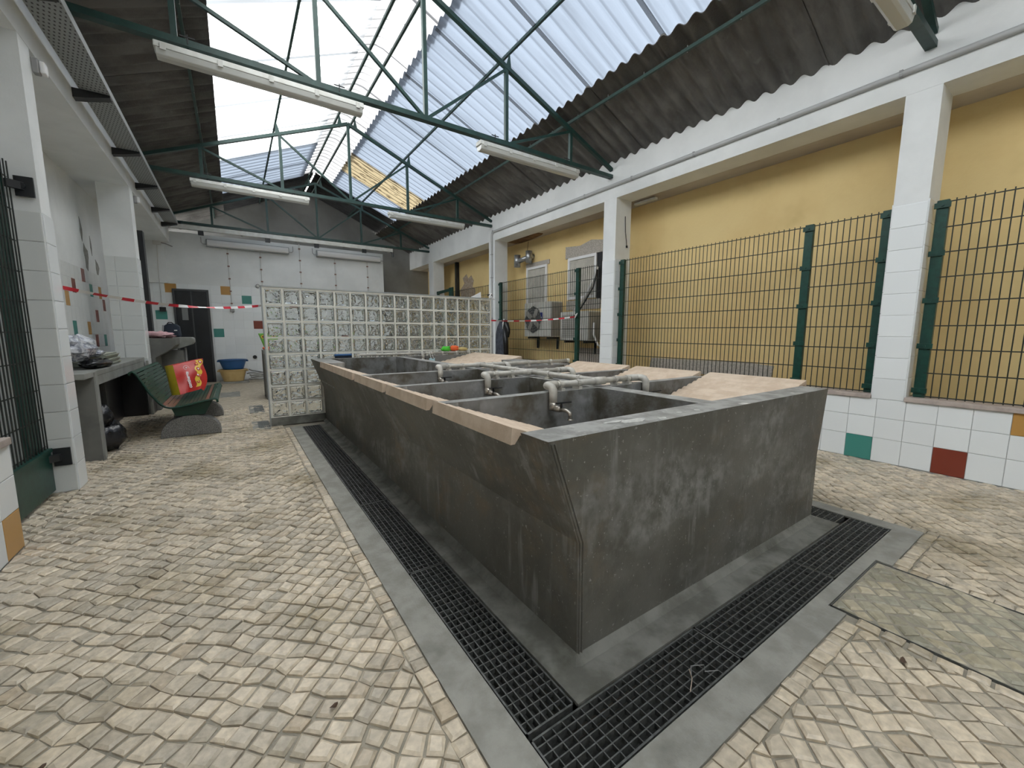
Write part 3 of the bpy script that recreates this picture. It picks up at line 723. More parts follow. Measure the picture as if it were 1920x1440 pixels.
# ------------------------------------------------------------------ cable trays and conduits
t = thing('cable_tray', (-.92, 5, 3.35), 'perforated cable tray running along the left beam', 'cable tray')
m = MB(); m.box(-1.0, -1.0, 3.352, -.80, 10.95, 3.356); m.build('tray_bottom', 'tray_perf', t)
m = MB(); m.box(-.80, -1.0, 3.35, -.795, 10.95, 3.41); m.build('tray_side', 'tray', t)
m = MB(); m.box(-1.003, -1.0, 3.35, -1.0, 10.95, 3.38); m.build('tray_side', 'tray', t)
for y in (2.65, 4.08, 5.50, 6.93, 8.32, 9.72, 10.88):
    m = MB(); m.prism([(XL, 3.35), (XL, 3.27), (-.97, 3.285), (-.80, 3.33), (-.80, 3.35)], y-.045, y+.045, 'y'); m.build('bracket', 'dark_metal', t)
t = thing('cable_tray', (1.5, 11.40, 3.42), 'straight cable tray fixed along the far truss', 'cable tray')
m = MB(); m.box(-.95, 11.34, 3.36, 3.75, 11.345, 3.45); m.box(-.95, 11.345, 3.36, 3.75, 11.44, 3.364); m.build('channel', 'lamp_body', t)
for x in (-.45, .80, 1.85, 3.0): MB().box(x-.05, 11.36, 3.27, x+.05, 11.42, 3.36).build('bracket', 'dark_metal', t)
for x in (-.8, .3, 1.4, 2.5, 3.6): MB().box(x-.02, 11.42, 3.36, x+.02, 11.48, 3.50).build('hanger', 'dark_metal', t)
m = MB(); m.tube([(3.70, 11.39, 3.38), (3.76, 11.39, 3.36), (3.76, 11.39, 3.24)], .03, 8); m.build('cable_end', 'black', t)

t = thing('conduit', (XR-.02, 8.0, 1.6), 'grey conduit along the right beam turning down beside the glass screen', 'conduit')
pts = [(XR-.016, -2, 3.375)] + [(XR-.016, y, 3.375) for y in (1, 4, 7.85)] + [(XR-.016, 7.93, 3.36), (XR-.016, 7.955, 3.30)] + [(XR-.016, 7.955, z) for z in (2.5, 1.6, .0)]
MB().tube(pts, .026, 10).build('pipe', 'pvc_grey', t, smooth=True)
for k in range(9):
    y = .3+k*.95; MB().bar((XR-.016, y-.012, 3.375), (XR-.016, y+.012, 3.375), .05, .05).build('clip', 'conduit', t)
for z in (2.9, 2.4, 1.95, 1.5, 1.1): MB().bar((XR-.016, 7.955, z-.012), (XR-.016, 7.955, z+.012), .05, .05).build('clip', 'conduit', t)

def wall_conduit(x, z0, z1, label, box=None, step=.29):
    t = thing('wall_conduit', (x, YB-.02, z0), label, 'conduit', 'thin vertical conduits on the back wall')
    MB().tube([(x, YB-.018, z0), (x, YB-.018, z1)], .009, 6).build('pipe', 'conduit_light', t)
    z = z1-.12
    while z > z0+.05:
        MB().box(x-.022, YB-.032, z-.014, x+.022, YB-.004, z+.014).build('clip', 'brass_clip', t); z -= step
    if box: MB().box(x-.045, YB-.065, z0-.12, x+.045, YB-.008, z0+.01).build('socket_box', box, t, bevel=.008)
wall_conduit(0.0, 1.78, 3.14, 'conduit running down to the grey socket beside the teal tile', 'conduit')
wall_conduit(.66, .9, 3.12, 'conduit passing behind the open end of the glass screen')
wall_conduit(1.53, .9, 3.42, 'conduit in the gap between the two back wall lamps')
wall_conduit(2.37, .9, 3.14, 'conduit under the middle of the second back wall lamp')
wall_conduit(3.22, .9, 3.13, 'conduit under the far end of the second back wall lamp')
t = thing('wall_conduit', (-1.28, YB-.08, 1.7), 'conduit with junction box dropping to the black switch beside the door', 'conduit')
MB().tube([(-1.26, YB-.08, 3.1), (-1.28, YB-.08, 2.4), (-1.285, YB-.05, 2.2), (-1.285, YB-.03, 1.72)], .009, 6).build('pipe', 'conduit_light', t)
MB().box(-1.33, YB-.11, 3.07, -1.19, YB-.06, 3.19).build('junction_box', 'conduit_light', t, bevel=.008)
MB().box(-1.33, YB-.07, 1.63, -1.22, YB-.008, 1.73).build('switch', 'black', t, bevel=.006)
MB().tube([(-1.19, YB-.08, 3.12), (-1.1, YB-.08, 3.1), (-1.0, YB-.06, 3.06)], .012, 6).build('cable', 'conduit', t)
for x, z, r, mm, lb in ((.56, 2.31, .045, 'conduit', 'round grey vent cap above the glass screen end'), (.388, .565, .045, 'black', 'black round wall outlet above the coiled hose')):
    t = thing('vent_outlet', (x, YB-.02, z), lb, 'vent')
    m = MB(); m.tube([(x, YB-.008, z), (x, YB-.035, z)], r, 14); m.build('ring', mm, t)
    m = MB(); m.tube([(x, YB-.035, z), (x, YB-.042, z)], r*.6, 12); m.build('cover', 'lamp_body' if mm == 'conduit' else 'dark_metal', t)

# ------------------------------------------------------------------ back door
d = MB(); d.box(-1.09, YB-.02, 0, -.43, YB+.02, 2.15)
door = d.build('door_1', 'black', kind='structure', label='dark glazed double door in the back wall')
f = MB()
for a in ((-1.09, 0, -1.05, 2.15), (-.47, 0, -.43, 2.15), (-1.05, 2.11, -.47, 2.15)): f.box(a[0], YB-.05, a[1], a[2], YB-.02, a[3])
f.build('door_frame', 'door_frame', door)
m = MB(); m.box(-1.045, YB-.04, .02, -.77, YB-.022, 2.10); m.build('door_leaf', 'door', door)
m = MB(); m.box(-.755, YB-.045, .02, -.475, YB-.022, 2.10); m.build('door_leaf', 'door', door)
m = MB(); m.box(-.77, YB-.055, .02, -.745, YB-.03, 2.10); m.build('mullion', 'door_frame', door)
m = MB(); m.box(-.95, YB-.046, 1.45, -.84, YB-.041, 1.72); m.build('paper_notice', 'note', door)

# ------------------------------------------------------------------ mesh fences
def wire_me(name, ln, r=.0042):
    return MB().tube([(0, 0, 0), (0, 0, ln)], r, 5).mesh(name, 'wire')
WV = wire_me('wire', 1.665); WH = {}
def fence(y0, y1, label, step=.05, z0=.625, rows=9, x=4.975, n_objects=True):
    t = thing('mesh_fence_panel', (x, (y0+y1)/2, z0), label, 'fence', 'welded mesh fence panels on the sills')
    n = int((y1-y0)/step)
    for i in range(n+1): copy_part(WV, 'vertical_wire', t, T(x, y0+.01+(y1-y0-.02)*i/n, z0))
    me = MB().tube([(x-.006, y0, 0), (x-.006, y1, 0)], .0050, 5).mesh('horizontal_wire', 'wire')
    for k in range(rows): copy_part(me, 'horizontal_wire', t, T(0, 0, z0+.012+k*(1.632/(rows-1))))
    return t
def post(y, label, z0=.625, z1=2.29, x=4.985, w=.075):
    t = thing('fence_post', (x, y, z0), label, 'fence post', 'dark green fence posts')
    MB().box(x-.02, y-w/2, z0, x+.03, y+w/2, z1).build('post', 'green', t, bevel=.005)
    for k in range(5):
        z = z0+.06+k*.39; m = MB(); m.box(x-.034, y-w/2-.012, z-.022, x-.02, y+w/2+.012, z+.022); m.tube([(x-.034, y, z), (x-.042, y, z)], .010, 8); m.build('clamp', 'green', t)
fence(-1.0, .90, 'mesh fence panel beyond the nearest pillar, cut by the picture edge')
fence(1.90, 4.30, 'widest mesh fence panel, over the grey plinth stone on the yellow wall')
fence(1.27, 1.85, 'narrow mesh fence panel beside the nearest tiled pillar')
fence(4.66, 5.29, 'narrow mesh fence panel in front of the second air conditioner')
fence(5.33, 7.76, 'mesh fence panel in front of the fan side air conditioner')
fence(8.12, 10.2, 'far mesh fence panel behind the glass screen', step=.06)
post(.915, 'green post on the near side of the nearest pillar'); post(1.262, 'green post on the far side of the nearest pillar'); post(1.875, 'green post between the narrow and the widest mesh panels')
post(4.325, 'green post on the near side of the middle pillar'); post(5.31, 'green post with the tape tied to it'); post(7.79, 'green post behind the hanging black jacket')
post(4.67+.005, 'green post on the far side of the middle pillar', w=.03)
t = thing('metal_gate', (5.0, 10.7, .6), 'dark green gate head with a closing arm behind the glass screen', 'gate')
MB().box(4.97, 10.2, .63, 5.01, 10.42, 2.40).build('stile', 'green', t); MB().box(4.96, 11.14, .63, 5.02, 11.20, 2.36).build('stile', 'green', t)
MB().bar((4.98, 11.2, 2.32), (4.98, 10.3, 2.34), .05, .07).build('closer_arm', 'green', t)
m = MB(); m.box(XY-.10, 10.80, 0.0, XY-.01, 10.90, 3.18); m.build('downpipe', 'dark_metal', label='black square downpipe in the corner of the yellow wall', cat='downpipe')
m = MB(); m.box(-1.19, 8.86, 0, -1.10, 9.02, 2.78); m.build('steel_post', 'dark_metal', label='black steel post standing between the left pillar and the trough', cat='post')

# left gate
t = thing('metal_gate', (-1.18, 3.8, 0), 'dark green barred gate hinged on the left pillar', 'gate')
gx = -1.18
MB().box(gx-.02, 3.31, .03, gx+.02, 4.245, .32).build('kick_panel', 'green', t, bevel=.004)
MB().box(gx-.045, 4.02, .32, gx-.012, 4.20, 2.34).build('stile', 'green', t); MB().box(gx-.045, 3.31, .32, gx-.02, 3.37, 2.30).build('stile', 'green', t)
me = MB().tube([(0, 0, 0), (0, 0, 1.99)], .0042, 6).mesh('bar', 'wire')
for k in range(20): copy_part(me, 'bar', t, T(gx+.008, 3.32+k*.0485, .315))
me = MB().tube([(gx-.002, 3.31, 0), (gx-.002, 4.245, 0)], .0045, 6).mesh('rail', 'wire')
for k in range(10): copy_part(me, 'rail', t, T(0, 0, .36+k*.205))
MB().box(gx-.02, 3.31, .32, gx+.03, 4.245, .345).build('ledge', 'green', t)
for z in (2.16, .27):
    m = MB(); m.box(-1.155, 4.255, z-.065, -1.065, 4.272, z+.065); m.bar((gx, 4.20, z), (-1.12, 4.26, z), .035, .05); m.tube([(-1.13, 4.245, z-.02), (-1.13, 4.25, z-.02)], .014, 8); m.tube([(-1.12, 4.255, z), (-1.12, 4.236, z)], .02, 10); m.build('hinge', 'dark_metal', t)
for y, lb in ((4.50, 'small grey and white box high on the left pillar by the gate'), (8.03, 'small white detector high on the second left pillar')):
    t = thing('wall_sensor', (XL, y, 3.05), lb, 'sensor'); MB().box(XL, y-.03, 3.0, XL+.035, y+.03, 3.10).build('back_box', 'conduit', t, bevel=.006); MB().box(XL+.035, y-.02, 3.01, XL+.065, y+.05, 3.09).build('lens_cover', 'white', t, bevel=.008)

# ------------------------------------------------------------------ concrete wash tank
tank = thing('wash_tank', (1.93, 3.4, 0), 'large dark concrete public wash tank with many compartments', 'wash tank')
Y0, Y1, ZR = .972, 5.85, .839
YS = [(1.12, 1.80), (1.87, 2.53), (2.60, 3.34), (3.42, 5.70)]
XS = [(.90, 1.88), (2.00, 2.96)]
m = MB()
prof = [(.946, 0), (.940, .455), (.80, ZR), (3.06, ZR), (2.985, .43), (2.985, 0)]
vs = [(x, Y0, z) for x, z in prof] + [(x, Y1, z) for x, z in prof]
m._add(vs, [(0, 1, 2, 3, 4, 5)][:0] + [(0, 6, 7, 1), (1, 7, 8, 2), (3, 9, 10, 4), (4, 10, 11, 5), (0, 1, 4, 5), (1, 2, 3, 4), (6, 11, 10, 7), (7, 10, 9, 8)])
m.build('shell', 'basin', tank)
LB = ((1.12, 1.80), (1.87, 2.53), (2.60, 3.34), (3.42, 4.90)); RB = LB[:3] + ((4.40, 5.70),)
r = MB()
gx_ = [.80, .90, 1.88, 2.00, 2.96, 3.06]; gy_ = [Y0, 1.12, 1.80, 1.87, 2.53, 2.60, 3.34, 3.42, 4.40, 4.90, 5.70, Y1]
def opening(x, y):
    if any(a < y < b for a, b in YS) and any(a < x < b for a, b in XS): return True
    return False
for i in range(5):
    for j in range(len(gy_)-1):
        x0, x1, y0, y1 = gx_[i], gx_[i+1], gy_[j], gy_[j+1]
        ym = (y0+y1)/2
        if (i == 0 and any(a < ym < b for a, b in LB)) or (i == 4 and any(a < ym < b for a, b in RB)): continue
        if not opening((x0+x1)/2, ym): r.quad((x0, y0, ZR+.001), (x1, y0, ZR+.001), (x1, y1, ZR+.001), (x0, y1, ZR+.001))
r.box(.90, 4.90, .55, 1.02, 5.70, ZR+.0005); r.box(2.80, 3.42, .55, 2.96, 4.36, ZR+.0005)
for y0, y1 in ((Y0+.002, 1.12), (1.80, 1.87), (2.53, 2.60), (3.34, 3.42), (5.70, Y1-.002)):
    r.prism([(.803, .838), (.90, .838), (.925, .6), (.892, .6)], y0, y1, 'y'); r.prism([(3.057, .838), (2.96, .838), (2.95, .6), (3.012, .6)], y0, y1, 'y')
r.prism([(.803, .838), (.90, .838), (.925, .6), (.892, .6)], 4.90, 5.70, 'y'); r.prism([(3.057, .838), (2.96, .838), (2.95, .6), (3.012, .6)], 3.42, 4.40, 'y')
r.build('rim', 'basin_top', tank, label='worn pale grey cement rim')
for a, b in XS:
    for c, d in YS:
        q = MB(); zb = .34; ab, bb = (a+.11, b) if a < 1.5 else (a, b-.06)
        q.quad((ab, c, zb), (bb, c, zb), (bb, d, zb), (ab, d, zb))
        top = [(a, c), (b, c), (b, d), (a, d)]; bot = [(ab, c), (bb, c), (bb, d), (ab, d)]
        tz = [.77, ZR+.0005, ZR+.0005, .77] if a < 1.5 else [ZR+.0005, .77, .77, ZR+.0005]
        for k in range(4): q.quad((*bot[k], zb), (*bot[(k+1) % 4], zb), (*top[(k+1) % 4], tz[(k+1) % 4]), (*top[k], tz[k]))
        for k in (0, 2): q.quad((*top[k], tz[k]), (*top[k+1], tz[k+1]), (*top[k+1], ZR+.0005), (*top[k], ZR+.0005))
        q.build('compartment', 'basin_in', tank)
m = MB()
for off in (.010, .024): m.tube([(.946+off, Y0-.001, .02), (.940+off, Y0-.001, .455), (.802+off, Y0-.001, .83)], .0035, 6)
m.build('corner_seam', 'basin', tank)
m = MB(); m.prism([(Y0, .03), (Y0, .0), (Y0-.03, .0045)], .946, 2.985, 'x'); m.prism([(.946, .035), (.946, 0), (.91, .0045)], Y0, 5.85, 'y'); m._add([(.946, Y0, .034), (.91, Y0, .0045), (.92, Y0-.022, .0045), (.946, Y0-.03, .0045)], [(0, 1, 2, 3)]); m.build('foot_fillet', 'plinth', tank)
def washboard(x_out, x_in, z_out, z_in, y0, y1, lip):
    n = 11; s = 1 if x_in > x_out else -1; q = MB(); up, dn = [], []
    for k in range(n*4+1):
        f_ = k/(n*4); x = x_out+(x_in-x_out)*f_; z = z_out+(z_in-z_out)*f_ + (.012*abs(math.sin(PI*k/4)) if f_ > .10 else .010)
        up.append((x, z)); dn.append((x, z_out+(z_in-z_out)*f_-.022))
    poly = up + dn[::-1]
    if lip: poly = up + dn[::-1][:-4] + [(x_out+s*.035, z_out-.02), (x_out+s*.012, z_out-.05), (x_out-s*.006, z_out-.05)]
    V = [(x, y0, z) for x, z in poly] + [(x, y1, z) for x, z in poly]; L_ = len(poly); nu = len(up); F = []
    for k in range(L_): F.append((k, (k+1) % L_, (k+1) % L_+L_, k+L_))
    q._add(V, F)
    for off in (0, L_):
        for k in range(nu-1):
            a_, b_ = off+k, off+k+1; c_, d_ = off+L_-1-min(k+1, L_-nu-1), off+L_-1-min(k, L_-nu-1)
            if c_ != d_: q._add([V[a_], V[b_], V[c_], V[d_]], [(0, 1, 2, 3)])
    q.build('washboard', 'slab', tank)
for y0, y1 in LB: washboard(.765, 1.36, .851, .655, y0+.004, y1-.004, True)
for y0, y1 in RB: washboard(3.15, 2.45 if y0 < 4 else 2.2, .862, .68 if y0 < 4 else .66, y0+.004, y1-.004, True)
for x, y, a, c in ((1.28, 1.03, .07, .025), (1.42, 1.0, .025, .014), (1.58, 1.03, .02, .012), (1.70, 1.02, .018, .011), (1.20, 1.06, .06, .012)):
    q = MB(); q.prism([(x+a*math.cos(t_*.7), y+c*math.sin(t_*.7)*(1+.3*math.sin(3*t_))) for t_ in range(9)], ZR+.001, ZR+.0025, 'z'); q.build('lime_stain', 'limescale', tank)

# ------------------------------------------------------------------ water pipes and taps
PZ, PRAD = ZR+.038, .019
pn = thing('water_pipes', (1.94, 1.84, ZR), 'branching grey water pipes with taps along the tank dividers', 'water pipe')
def pipe(parent, pts, r=PRAD, name='pipe'): return MB().tube(pts, r, 10).build(name, 'pvc', parent, smooth=True)
def clampx(parent, x, y):
    MB().box(x-.014, y-.03, ZR, x+.014, y+.03, ZR+.018).build('clamp', 'pvc', parent); MB().tube([(x-.012, y, PZ), (x+.012, y, PZ)], PRAD+.005, 10).build('clamp', 'pvc', parent)
def elbow_tap(parent, x, y, s):
    """end elbow at x turning over the divider's front edge and dropping to a tap; s = end side"""
    pipe(parent, [(x+s*-.06, y, PZ), (x, y, PZ), (x+s*.018, y-.008, PZ), (x+s*.022, y-.03, PZ), (x+s*.022, y-.055, PZ-.004), (x+s*.022, y-.068, PZ-.02), (x+s*.022, y-.07, PZ-.05), (x+s*.022, y-.07, PZ-.10)], [.024]*7+[.022], 'elbow')
    tp = thing_part('tap', parent, x+s*.022, y-.07, PZ-.12)
    return tp
def thing_part(name, parent, x, y, z):
    m = MB(); m.tube([(x, y, z+.03), (x, y, z-.012)], .024, 10); m.tube([(x, y, z), (x+.012, y-.05, z-.004)], .019, 10); m.tube([(x+.012, y-.05, z-.004), (x+.02, y-.095, z-.006), (x+.024, y-.115, z-.016), (x+.025, y-.12, z-.05)], [.013, .011, .011, .010], 8); m.tube([(x+.025, y-.12, z-.05), (x+.025, y-.12, z-.056)], .016, 10)
    tp = m.build(name, 'tap', parent, smooth=True)
    h = MB(); h.tube([(x+.013, y-.055, z+.01), (x+.013, y-.055, z+.03)], .008, 8); h.bar((x-.02, y-.05, z+.033), (x+.075, y-.065, z+.036), .018, .007); h.build('lever', 'black', tp)
    return tp
SX = 1.93
for k, y in enumerate((1.838, 2.568, 3.385)):
    xr = 2.29 if k < 2 else 3.04
    pipe(pn, [(1.52, y, PZ), (xr, y, PZ)])
    elbow_tap(pn, 1.51, y, -1)
    if k < 2: elbow_tap(pn, xr, y, 1)
    else:
        pipe(pn, [(2.22, y, PZ), (2.22, y-.03, PZ), (2.22, y-.066, PZ-.02), (2.22, y-.07, PZ-.10)], .023, 'elbow'); thing_part('tap', pn, 2.22, y-.07, PZ-.12)
        MB().tube([(3.03, y, PZ), (3.06, y, PZ)], .025, 10).build('end_cap', 'pvc', pn)
    MB().tube([(SX-.05, y, PZ), (SX+.05, y, PZ)], .026, 10).build('tee', 'pvc', pn, smooth=True)
    for x in (1.60, 1.74, 2.08, 2.2) + ((2.5, 2.8) if k == 2 else ()): clampx(pn, x, y)
for a, b in ((1.838, 2.568), (2.568, 3.385)):
    pipe(pn, [(SX, a, PZ), (SX, b, PZ)])
    for f_ in (.25, .7):
        y = a+(b-a)*f_; MB().box(SX-.03, y-.014, ZR, SX+.03, y+.014, ZR+.018).build('clamp', 'pvc', pn); MB().tube([(SX, y-.012, PZ), (SX, y+.012, PZ)], PRAD+.005, 10).build('clamp', 'pvc', pn)
pb = thing('water_pipes', (2.2, 5.76, ZR), 'straight grey water pipe along the back rim against the glass screen', 'water pipe')
pipe(pb, [(1.38, 5.76, ZR-.06), (1.38, 5.76, PZ-.02), (1.40, 5.76, PZ), (3.05, 5.76, PZ)])
MB().tube([(3.04, 5.76, PZ), (3.08, 5.76, PZ)], .025, 10).build('end_cap', 'pvc', pb)
for x in (1.62, 1.86, 2.10, 2.36, 2.62, 2.86): clampx(pb, x, 5.76)
pipe(pb, [(2.28, 5.76, PZ), (2.28, 5.71, PZ), (2.28, 5.69, PZ-.02), (2.28, 5.69, PZ-.08)], .022, 'elbow'); thing_part('tap', pb, 2.28, 5.69, PZ-.10)

# ------------------------------------------------------------------ glass block screen
gs = thing('glass_block_screen', (2.3, 5.91, 0), 'screen wall of square wavy glass blocks behind the tank', 'glass wall')
GX0, GZ0, PT, GY = .325, .105, .2018, 5.865
MB().box(.315, GY+.002, 0, 3.545, GY+.09, GZ0).build('base_course', 'plinth', gs)
nb = 8; V, F = [], []
mo = MB()
for i in range(17): x = GX0+i*PT; mo.box(x-.0125, GY+.004, GZ0, x+.0125, GY+.076, GZ0+nb*PT+.0125)
for j in range(nb+1): z = GZ0+j*PT; mo.box(GX0-.0125, GY+.005, z-.0125 if j else z, GX0+16*PT+.0125, GY+.075, z+.0125)
mo.build('mortar_grid', 'mortar_glass', gs)
MB().box(.305, GY-.004, GZ0+nb*PT+.0125, 3.56, GY+.084, GZ0+nb*PT+.027).build('top_strip', 'tray', gs)
MB().box(.300, GY-.004, 0, .3125, GY+.084, GZ0+nb*PT+.027).build('end_strip', 'tray', gs)
w = PT/2-.0125; bm = MB()
def glass_block_mesh():
    import bmesh
    b = bmesh.new(); bmesh.ops.create_cube(b, size=1.0)
    bmesh.ops.scale(b, vec=(2*w, .078, 2*w), verts=b.verts)
    bmesh.ops.bevel(b, geom=list(b.edges), offset=.009, segments=2, affect='EDGES')
    me = bpy.data.meshes.new('glass_block'); b.to_mesh(me); b.free(); me.materials.append(M['glass_block'])
    me.polygons.foreach_set('use_smooth', [False]*len(me.polygons)); return me
gme = glass_block_mesh()
for i in range(16):
    for j in range(nb): copy_part(gme, 'glass_block', gs, T(GX0+(i+.5)*PT, GY+.04, GZ0+(j+.5)*PT))

# ------------------------------------------------------------------ drain grates
def grate(x0, y0, x1, y1, along, nl, pitch, label, flat=False):
    t = thing('drain_grate', ((x0+x1)/2, (y0+y1)/2, 0), label, 'drain grate', 'iron grates over the drain channel')
    g = .003; x0 += g; x1 -= g; y0 += g; y1 -= g; zt = -.002
    f = MB()
    for a in ((x0, y0, x1, y0+.006), (x0, y1-.006, x1, y1), (x0, y0, x0+.006, y1), (x1-.006, y0, x1, y1)): f.box(a[0], a[1], zt-.028, a[2], a[3], zt)
    f.build('frame', 'iron', t)
    wb = .004
    b = MB().box(x0, -wb/2, -.026, x1, wb/2, 0) if along == 'x' else MB().box(-wb/2, y0, -.026, wb/2, y1, 0)
    me = b.mesh('bearing_bar', 'iron')
    for k in range(1, nl+1):
        if along == 'x': copy_part(me, 'bearing_bar', t, T(0, y0+(y1-y0)*k/(nl+1), zt-.0005))
        else: copy_part(me, 'bearing_bar', t, T(x0+(x1-x0)*k/(nl+1), 0, zt-.0005))
    c = MB(); L_ = (x1-x0) if along == 'x' else (y1-y0); n = int(L_/pitch); zz = zt-.004 if flat else zt-.001
    for k in range(1, n):
        if along == 'x': x = x0+L_*k/n; c.box(x-.0017, y0, zz-.018, x+.0017, y1, zz)
        else: y = y0+L_*k/n; c.box(x0, y-.0017, zz-.018, x1, y+.0017, zz)
    c.build('cross_bars', 'iron', t, kind='stuff')
YJ = [.850, 1.835, 2.80, 3.765, 4.73, 5.66]
nm = ['nearest grate of the long side channel, at the tank corner', 'second grate of the long side channel from the tank corner', 'third grate of the long side channel from the tank corner', 'fourth grate of the long side channel from the tank corner', 'farthest grate of the long side channel, beside the glass screen']
for a, b, lb in zip(YJ, YJ[1:], nm): grate(.632, a, .828, b, 'y', 6, .037, lb)
XJ = [.632, 1.46, 2.34, 3.226]
for a, b, lb in zip(XJ, XJ[1:], ('front channel grate at the corner nearest the camera', 'middle grate of the front channel', 'front channel grate nearest the inspection cover and fence')): grate(a, .638, b, .838, 'x', 6, .038, lb)
for a, b, lb in zip((.862, 1.835), (1.835, 2.8), ('grate on the fence side of the tank, just past its front corner', 'second grate on the fence side of the tank')): grate(3.048, a, 3.228, b, 'y', 5, .034, lb)
for (x0, y0, x1, y1), lb in (((.17, 5.85, .30, 6.30), 'small floor drain close to the open end of the glass screen'), ((.17, 7.1, .30, 7.7), 'small floor drain farther behind the glass screen end')):
    t = thing('floor_drain', ((x0+x1)/2, (y0+y1)/2, 0), lb, 'floor drain'); MB().box(x0-.06, y0-.1, -.02, x1, y1, .002).build('surround', 'kerb', t)
    m = MB()
    for k in range(6): xx = x0+.01+k*.02; m.box(xx, y0, .002, xx+.008, y1-.05, .006)
    m.box(x0, y0-.01, .001, x1, y1-.04, .003); m.build('grille', 'iron', t)
t = thing('floor_cover', (-.1, 9.4, 0), 'square steel floor cover near the tubs', 'floor cover'); MB().box(-.30, 9.0, -.02, .01, 9.7, .001).build('plate', 'kerb', t); m = MB(); m.box(.0, 9.0, 0, .012, 9.7, .004); m.box(-.12, 9.69, 0, .012, 9.71, .004); m.build('rim', 'iron', t)

# ------------------------------------------------------------------ counter and trough on the left
t = thing('concrete_counter', (-1.3, 6.4, 0), 'grey concrete work counter between the two left pillars', 'counter')
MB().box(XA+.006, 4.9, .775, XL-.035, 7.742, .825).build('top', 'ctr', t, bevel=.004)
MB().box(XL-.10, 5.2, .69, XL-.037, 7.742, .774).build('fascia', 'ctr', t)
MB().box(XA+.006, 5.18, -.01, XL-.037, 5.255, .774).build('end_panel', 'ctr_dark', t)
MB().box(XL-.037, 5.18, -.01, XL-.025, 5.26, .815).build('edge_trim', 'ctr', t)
MB().box(XL-.30, 7.68, -.01, XL-.045, 7.74, .688).build('end_panel', 'black', t); MB().box(XL, 7.744, -.01, XL+.008, 8.02, .70).build('shade_board', 'black', t); MB().box(XL-.02, 7.70, -.01, XL+.008, 7.742, .774).build('edge_trim', 'ctr', t)  # black panels added to paint the darkness below counter and pillar foot
MB().box(XL-.32, 5.256, -.01, XL-.30, 7.742, .774).build('shade_board', 'black', t); MB().box(XL-.30, 6.45, -.01, XL-.22, 6.52, .774).build('divider', 'ctr_dark', t)  # black board paints the shade behind the open counter front
t = thing('wash_trough', (-.9, 8.5, 0), 'raised concrete wash trough with an overhanging rounded lip beyond the second pillar', 'trough')
m = MB(); m.prism([(-1.34, 1.085), (-.75, 1.085), (-.75, .985), (-.80, .93), (-1.0, .80), (-1.0, 0), (-1.34, 0)], 8.03, 8.62, 'y'); m.build('side_panel', 'ctr_dark', t)
m = MB(); m.prism([(-1.02, 1.095), (-.60, 1.095), (-.575, 1.08), (-.57, 1.05), (-.57, 1.01), (-.60, .975), (-.74, .92), (-.98, .86)], 8.62, 9.05, 'y'); m.build('lip', 'ctr', t, bevel=.006)
m = MB(); m.box(-1.0, 8.62, 0, -.72, 9.0, .88); m.build('pedestal', 'ctr_dark', t)
m = MB(); m.tube([(-.70, 8.8, .0), (-.70, 8.8, .92)], .018, 8); m.build('waste_pipe', 'conduit', t)
t = thing('backpack', (-0.810, 8.75, 1.095), 'dark navy backpack standing on the trough', 'backpack')
m = MB(); m.prism([(-0.960, 1.097), (-0.730, 1.097), (-0.740, 1.27), (-0.780, 1.315), (-0.870, 1.32), (-0.940, 1.29)], 8.66, 8.84, 'y'); m.build('body', 'navy', t, bevel=.03)
m = MB(); m.tube([(-0.890, 8.65, 1.31), (-0.870, 8.635, 1.335), (-0.830, 8.635, 1.335), (-0.810, 8.65, 1.31)], .008, 6); m.build('handle', 'black', t)
m = MB(); m.box(-.81, 8.648, 1.20, -.77, 8.655, 1.215); m.build('reflective_tag', 'white', t)
m = MB(); m.tube([(-0.940, 8.645, 1.29), (-0.950, 8.635, 1.2), (-0.940, 8.645, 1.11)], .012, 6); m.build('strap', 'conduit', t)
m = blob((-.98, 8.42, 1.086), (.36, .30, .10), 4, .55, 3.2, (26, 12)); m.build('cloth', 'pink', smooth=True, label='crumpled pink cloth lying on the trough in front of the backpack', cat='cloth')

t = thing('plastic_bag', (-1.27, 5.6, .825), 'clear plastic bag with striped contents on the counter', 'bag')
blob((-1.27, 5.56, .90), (.28, .62, .25), 2, .30, 2.2, (22, 12)).build('bag', 'film', t)
blob((-1.2, 5.86, .93), (.14, .2, .07), 5, .4, 2.8).build('knot', 'film', t)
t = thing('paper_bundle', (-1.28, 6.25, .825), 'sheaf of pale folded papers on the counter', 'paper')
for k in range(9):
    m = MB(); z = .83+k*.014; dx = .012*math.sin(k*2.1); m.prism([(-1.42+dx, 5.75+.02*k), (-1.12+dx, 5.72+.015*k), (-1.14+dx, 6.62-.012*k), (-1.40+dx, 6.66-.02*k)], z, z+.011, 'z'); m.build('sheet', 'paper', t)
blob((-1.17, 5.72, .826), (.20, .62, .09), 8, .35, 2.8, (20, 10)).build('bin_bag', 'black_bag', smooth=True, label='flattened black plastic bag at the front of the counter', cat='bag')
blob((-1.35, 6.95, .826), (.16, .40, .10), 9, .35, 2.8).build('bin_bag', 'black_bag', smooth=True, label='small dark bag on the counter against the second pillar', cat='bag')
m = blob((-1.2, 6.2, .826), (.05, .14, .012), 3, .2, 2.2); m.build('red_scrap', 'tape_red', label='small red scrap lying on the counter', cat='scrap')
t = thing('bin_bag', (-1.08, 5.6, 0), 'full black bin bag on the floor under the counter', 'bag')
blob((-1.13, 5.56, 0), (.30, .34, .30), 12, .22, 2.5, (22, 14)).build('bag', 'black_bag', t, smooth=True)
blob((-1.12, 5.52, .24), (.14, .16, .22), 13, .25, 2.5).build('neck', 'black_bag', t, smooth=True)

